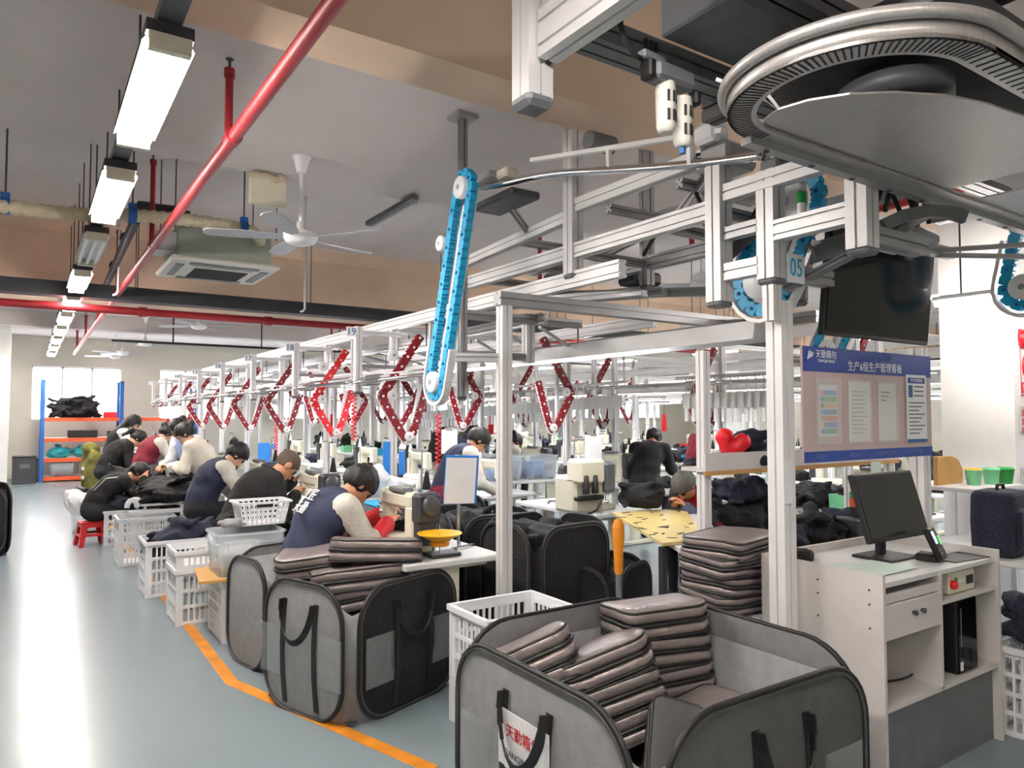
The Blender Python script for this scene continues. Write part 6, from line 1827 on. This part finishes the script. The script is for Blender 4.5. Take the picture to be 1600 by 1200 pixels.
hr = empty('hanger_rail_run', (4.75, 3.4, 1.92), 0, 'short chrome rail of clip hangers behind the white shelf', 'rail')
MB().tube((0, 0, 0), (0, 1.1, 0), .014, n=8).build('rail_tube', M['chrome'], hr)

# ================================================================ further workstation lines on the right
proto_m = [o for o in COL.objects if o.name.startswith('sewing_machine') and o.parent is None][0]
proto_t = tables[0]
LN = ['second', 'third', 'fourth']
hmesh = [h for h in COL.objects if h.get('category') == 'fabric' and h.type == 'MESH' and h.parent is None and h.name.startswith(('black_cloth', 'navy_cloth'))][:5]
protoL = [o for o in COL.objects if o.name.startswith('chain_lift') and o.get('group') == 'red chain lifts at the stations'][5]
tube_proto = None
for li in range(3):
    Xc = 7.3 + 3.7 * li
    nm = LN[li] + ' workstation line'
    e = empty('overhead_conveyor', (Xc, 1.2, 0), 0, 'grey aluminium conveyor frame of the ' + nm, 'conveyor')
    ys = [.6 + 1.745 * k for k in range(11)]
    for dx in (-1.0, 0, 1.0):
        MB().alu((dx, -.6, 2.42 if dx else 2.2), (dx, 19.4, 2.42 if dx else 2.2), .06, .1).build('rail_beam', M['alu'], e)
    MB().alu((-1.0, -.6, 1.95), (-1.0, 19.4, 1.95), .04, .05).build('rail_beam', M['alu'], e)
    for k, y in enumerate(ys):
        for dx in (-1.0, 1.0): MB().alu((dx, y, 0), (dx, y, 2.5), .06).build('support_post', M['alu_white'], e)
        MB().alu((-1.0, y, 2.35), (1.0, y, 2.35), .05).build('cross_beam', M['alu'], e)
        MB().alu((-1.35, y, 1.85), (-1.35, y, 2.4), .05).build('station_post', M['alu_white'], e)
        MB().alu((-1.35, y, 2.38), (-1.0, y, 2.38), .04).build('arm', M['alu'], e)
        MB().path([Vector((-1.05 - .42 * math.sin(t * math.pi), y - .85 + 1.3 * t, 1.93)) for t in [i / 10 for i in range(11)]], .016, 6).build('hanger_rail', M['chrome'], e)
        MB().rbox((-1.2, y + .2, 1.92), (.16, .2, .1), .015).build('switch_box', M['alu_dark'], e)
    t = empty('lamp_trough', (Xc, 1.4, 1.9), 0, 'long lit lamp trough over the ' + nm, 'lamp trough')
    MB().prism([(-.1, 0), (-.085, .08), (.085, .08), (.1, 0), (.09, 0), (.078, .072), (-.078, .072), (-.09, 0)], 0, 18, Matrix(((1, 0, 0, 0), (0, 0, 1, 0), (0, 1, 0, 0), (0, 0, 0, 1)))).build('reflector', M['alu_white'], t)
    for k in range(10): MB().rbox((0, .8 + 1.8 * k, .045), (.05, 1.3, .03), .008).build('led_strip', M['led_lit'], t)
    for k in range(10):
        y = 1.9 + 1.745 * k; w_ = ', %s from the front' % ordn(k + 1)
        for sd, dx in (('near', -1.05), ('far', 1.05)):
            if sd == 'far' and li == 2: continue
            if li == 2 and k % 2: continue
            if li == 0 and k == 0: continue
            o = copy_tree(proto_t); o.location = (Xc + dx - .33, y - .6, 0); o['label'] = 'white sewing table on the %s side of the %s%s' % (sd, nm, w_)
            o = copy_tree(proto_m); o.location = (Xc + dx + (.04 if dx < 0 else -.04), y - .1, .75); o.rotation_euler = (0, 0, 0 if dx < 0 else math.pi); o['label'] = 'cream sewing machine on the %s side of the %s%s' % (sd, nm, w_)
            h = rs.choice(hmesh); c = h.copy(); COL.objects.link(c); c.location = (Xc + dx, y + .42, .75); c.rotation_euler = (0, 0, rs.uniform(0, 6)); c.scale = (.8, .8, .9)
            c['label'] = 'dark cloth on the %s side of the %s%s' % (sd, nm, w_); c['group'] = 'dark cloth on the back lines'
        if k < 8 and li < 2:
            o = copy_tree(protoL); o.location = (Xc - 1.05, y, .05); o['label'] = 'red chain lift of the %s%s' % (nm, w_)
        # a bright bin, thread box or bundle on each table
        m_ = ['cyan', 'bright_red', 'green', 'pale_green', 'orange', 'blue_card', 'paper'][(k * 3 + li * 2) % 7]
        nmc = {'cyan': 'sky blue', 'bright_red': 'red', 'green': 'green', 'pale_green': 'pale green', 'orange': 'orange', 'blue_card': 'blue', 'paper': 'white'}[m_]
        e2 = empty('parts_box', (Xc - 1.2, y + .1, .75), rs.uniform(-.3, .3), 'small %s parts box on the %s%s' % (nmc, nm, w_), 'box', 'parts boxes on the back lines')
        b = MB().bb(-.12, .12, -.09, -.08, 0, .14).bb(-.12, .12, .08, .09, 0, .14).bb(-.12, -.11, -.08, .08, 0, .14).bb(.11, .12, -.08, .08, 0, .14).bb(-.11, .11, -.08, .08, 0, .01)
        b.build('box_wall', M[m_], e2)
        for j in range(3): MB().lathe([(.024, .01), (.026, .02), (.012, .15), (0, .16)], (-.07 + .07 * j, 0, 0), 8).build('thread_cone', M[['black', 'paper', m_][j]], e2)
        # hung red or white tags
        if li < 2 and k > 2:
            e3 = empty('tassel', (Xc - 1.42, y + .5, 1.6), 0, 'hanging %s tassel at the %s%s' % ('red' if k % 2 == 0 else 'white', nm, w_), 'tassel', 'tassels on the back lines')
            MB().tube((0, 0, 0), (0, 0, .3), .004, n=5).build('cord', M['black'], e3); 
            MB().lathe([(.0, .02), (.03, 0), (.045, -.12), (.05, -.3), (0, -.3)], n=8, smooth=False).build('fringe', M['bright_red' if k % 2 == 0 else 'paper'], e3)
# clear tubs with blue fronts behind the foremost post
for k in range(3):
    tub(4.7 + .55 * (k % 2), 5.2 + .55 * (k % 2), 7.5 + .6 * (k // 2), 7.95 + .6 * (k // 2), .78, .3, 'clear tub of blue parts behind the foremost post, %s' % ['left', 'right', 'rear'][k], fill='blue_card')
tt_ = empty('side_table', (4.6, 7.4, 0), 0, 'white side table under the clear tubs of blue parts', 'table')
MB().rbox((.6, .6, .765), (1.25, 1.3, .03), .006).build('table_top', M['table_top'], tt_)
for a_ in (.06, 1.14):
    for b_ in (.06, 1.14): MB().tube((a_, b_, 0), (a_, b_, .75), .016, n=8).build('leg', M['alu'], tt_)
# a few more workers on the back lines
for k, (src, x, y, rz, w_) in enumerate(((2, 6.0, 9.4, .1, 'second workstation line, nearer the windows'), (0, 9.6, 5.4, .2, 'third workstation line'), (5, 9.5, 8.6, .1, 'third workstation line toward the windows'), (6, 6.1, 11.6, 0, 'second workstation line far back'))):
    o = copy_tree(PEOPLE[src]); o.location = (x, y, 0); o.rotation_euler = (0, 0, rz); o['label'] = 'distant person at the ' + w_
# red tassels and coiled air hoses near the stations of the first line
for k, (u, v, d, m_, w_) in enumerate(((553, 650, 7.4, 'bright_red', 'beside the bright red lift'), (432, 690, 10.2, 'bright_red', 'behind the cropped hair'), (685, 690, 6.6, 'bright_red', 'right of the number 19 lift'), (300, 672, 14, 'bright_red', 'far down the line'))):
    p = at(u, v, d=d)
    e = empty('coiled_hose', p, 0, 'coiled red air hose hanging ' + w_, 'air hose', 'coiled air hoses')
    MB().path([Vector((.025 * math.cos(t), .025 * math.sin(t), .25 - .5 * t / 75)) for t in [i * .8 for i in range(94)]], .007, 5).build('coil', M[m_], e)
    MB().tube((0, 0, .25), (0, 0, 1.98 - p.z), .005, n=5).build('feed_line', M['black'], e)

# paper sheets on clip stands at further stations
for k, (u, v, d, w_) in enumerate(((927, 700, 6.6, 'in front of the overlock machine'), (702, 690, 7.2, 'right of the post marked nineteen'))):
    p = at(u, v, d=d)
    e = empty('paper_stand', (p.x, p.y, .75), -.4, 'white sheet on a thin stand ' + w_, 'paper stand', 'paper stands')
    MB().tube((0, .02, 0), (0, .02, p.z - .75), .008, n=6).build('pole', M['chrome'], e)
    MB().bb(-.08, .08, -.003, .003, p.z - .75 - .12, p.z - .75 + .12).build('sheet', M['paper'], e)
    MB().bb(-.03, .03, -.008, .006, p.z - .75 + .11, p.z - .75 + .13).build('clip', M['chrome'], e)
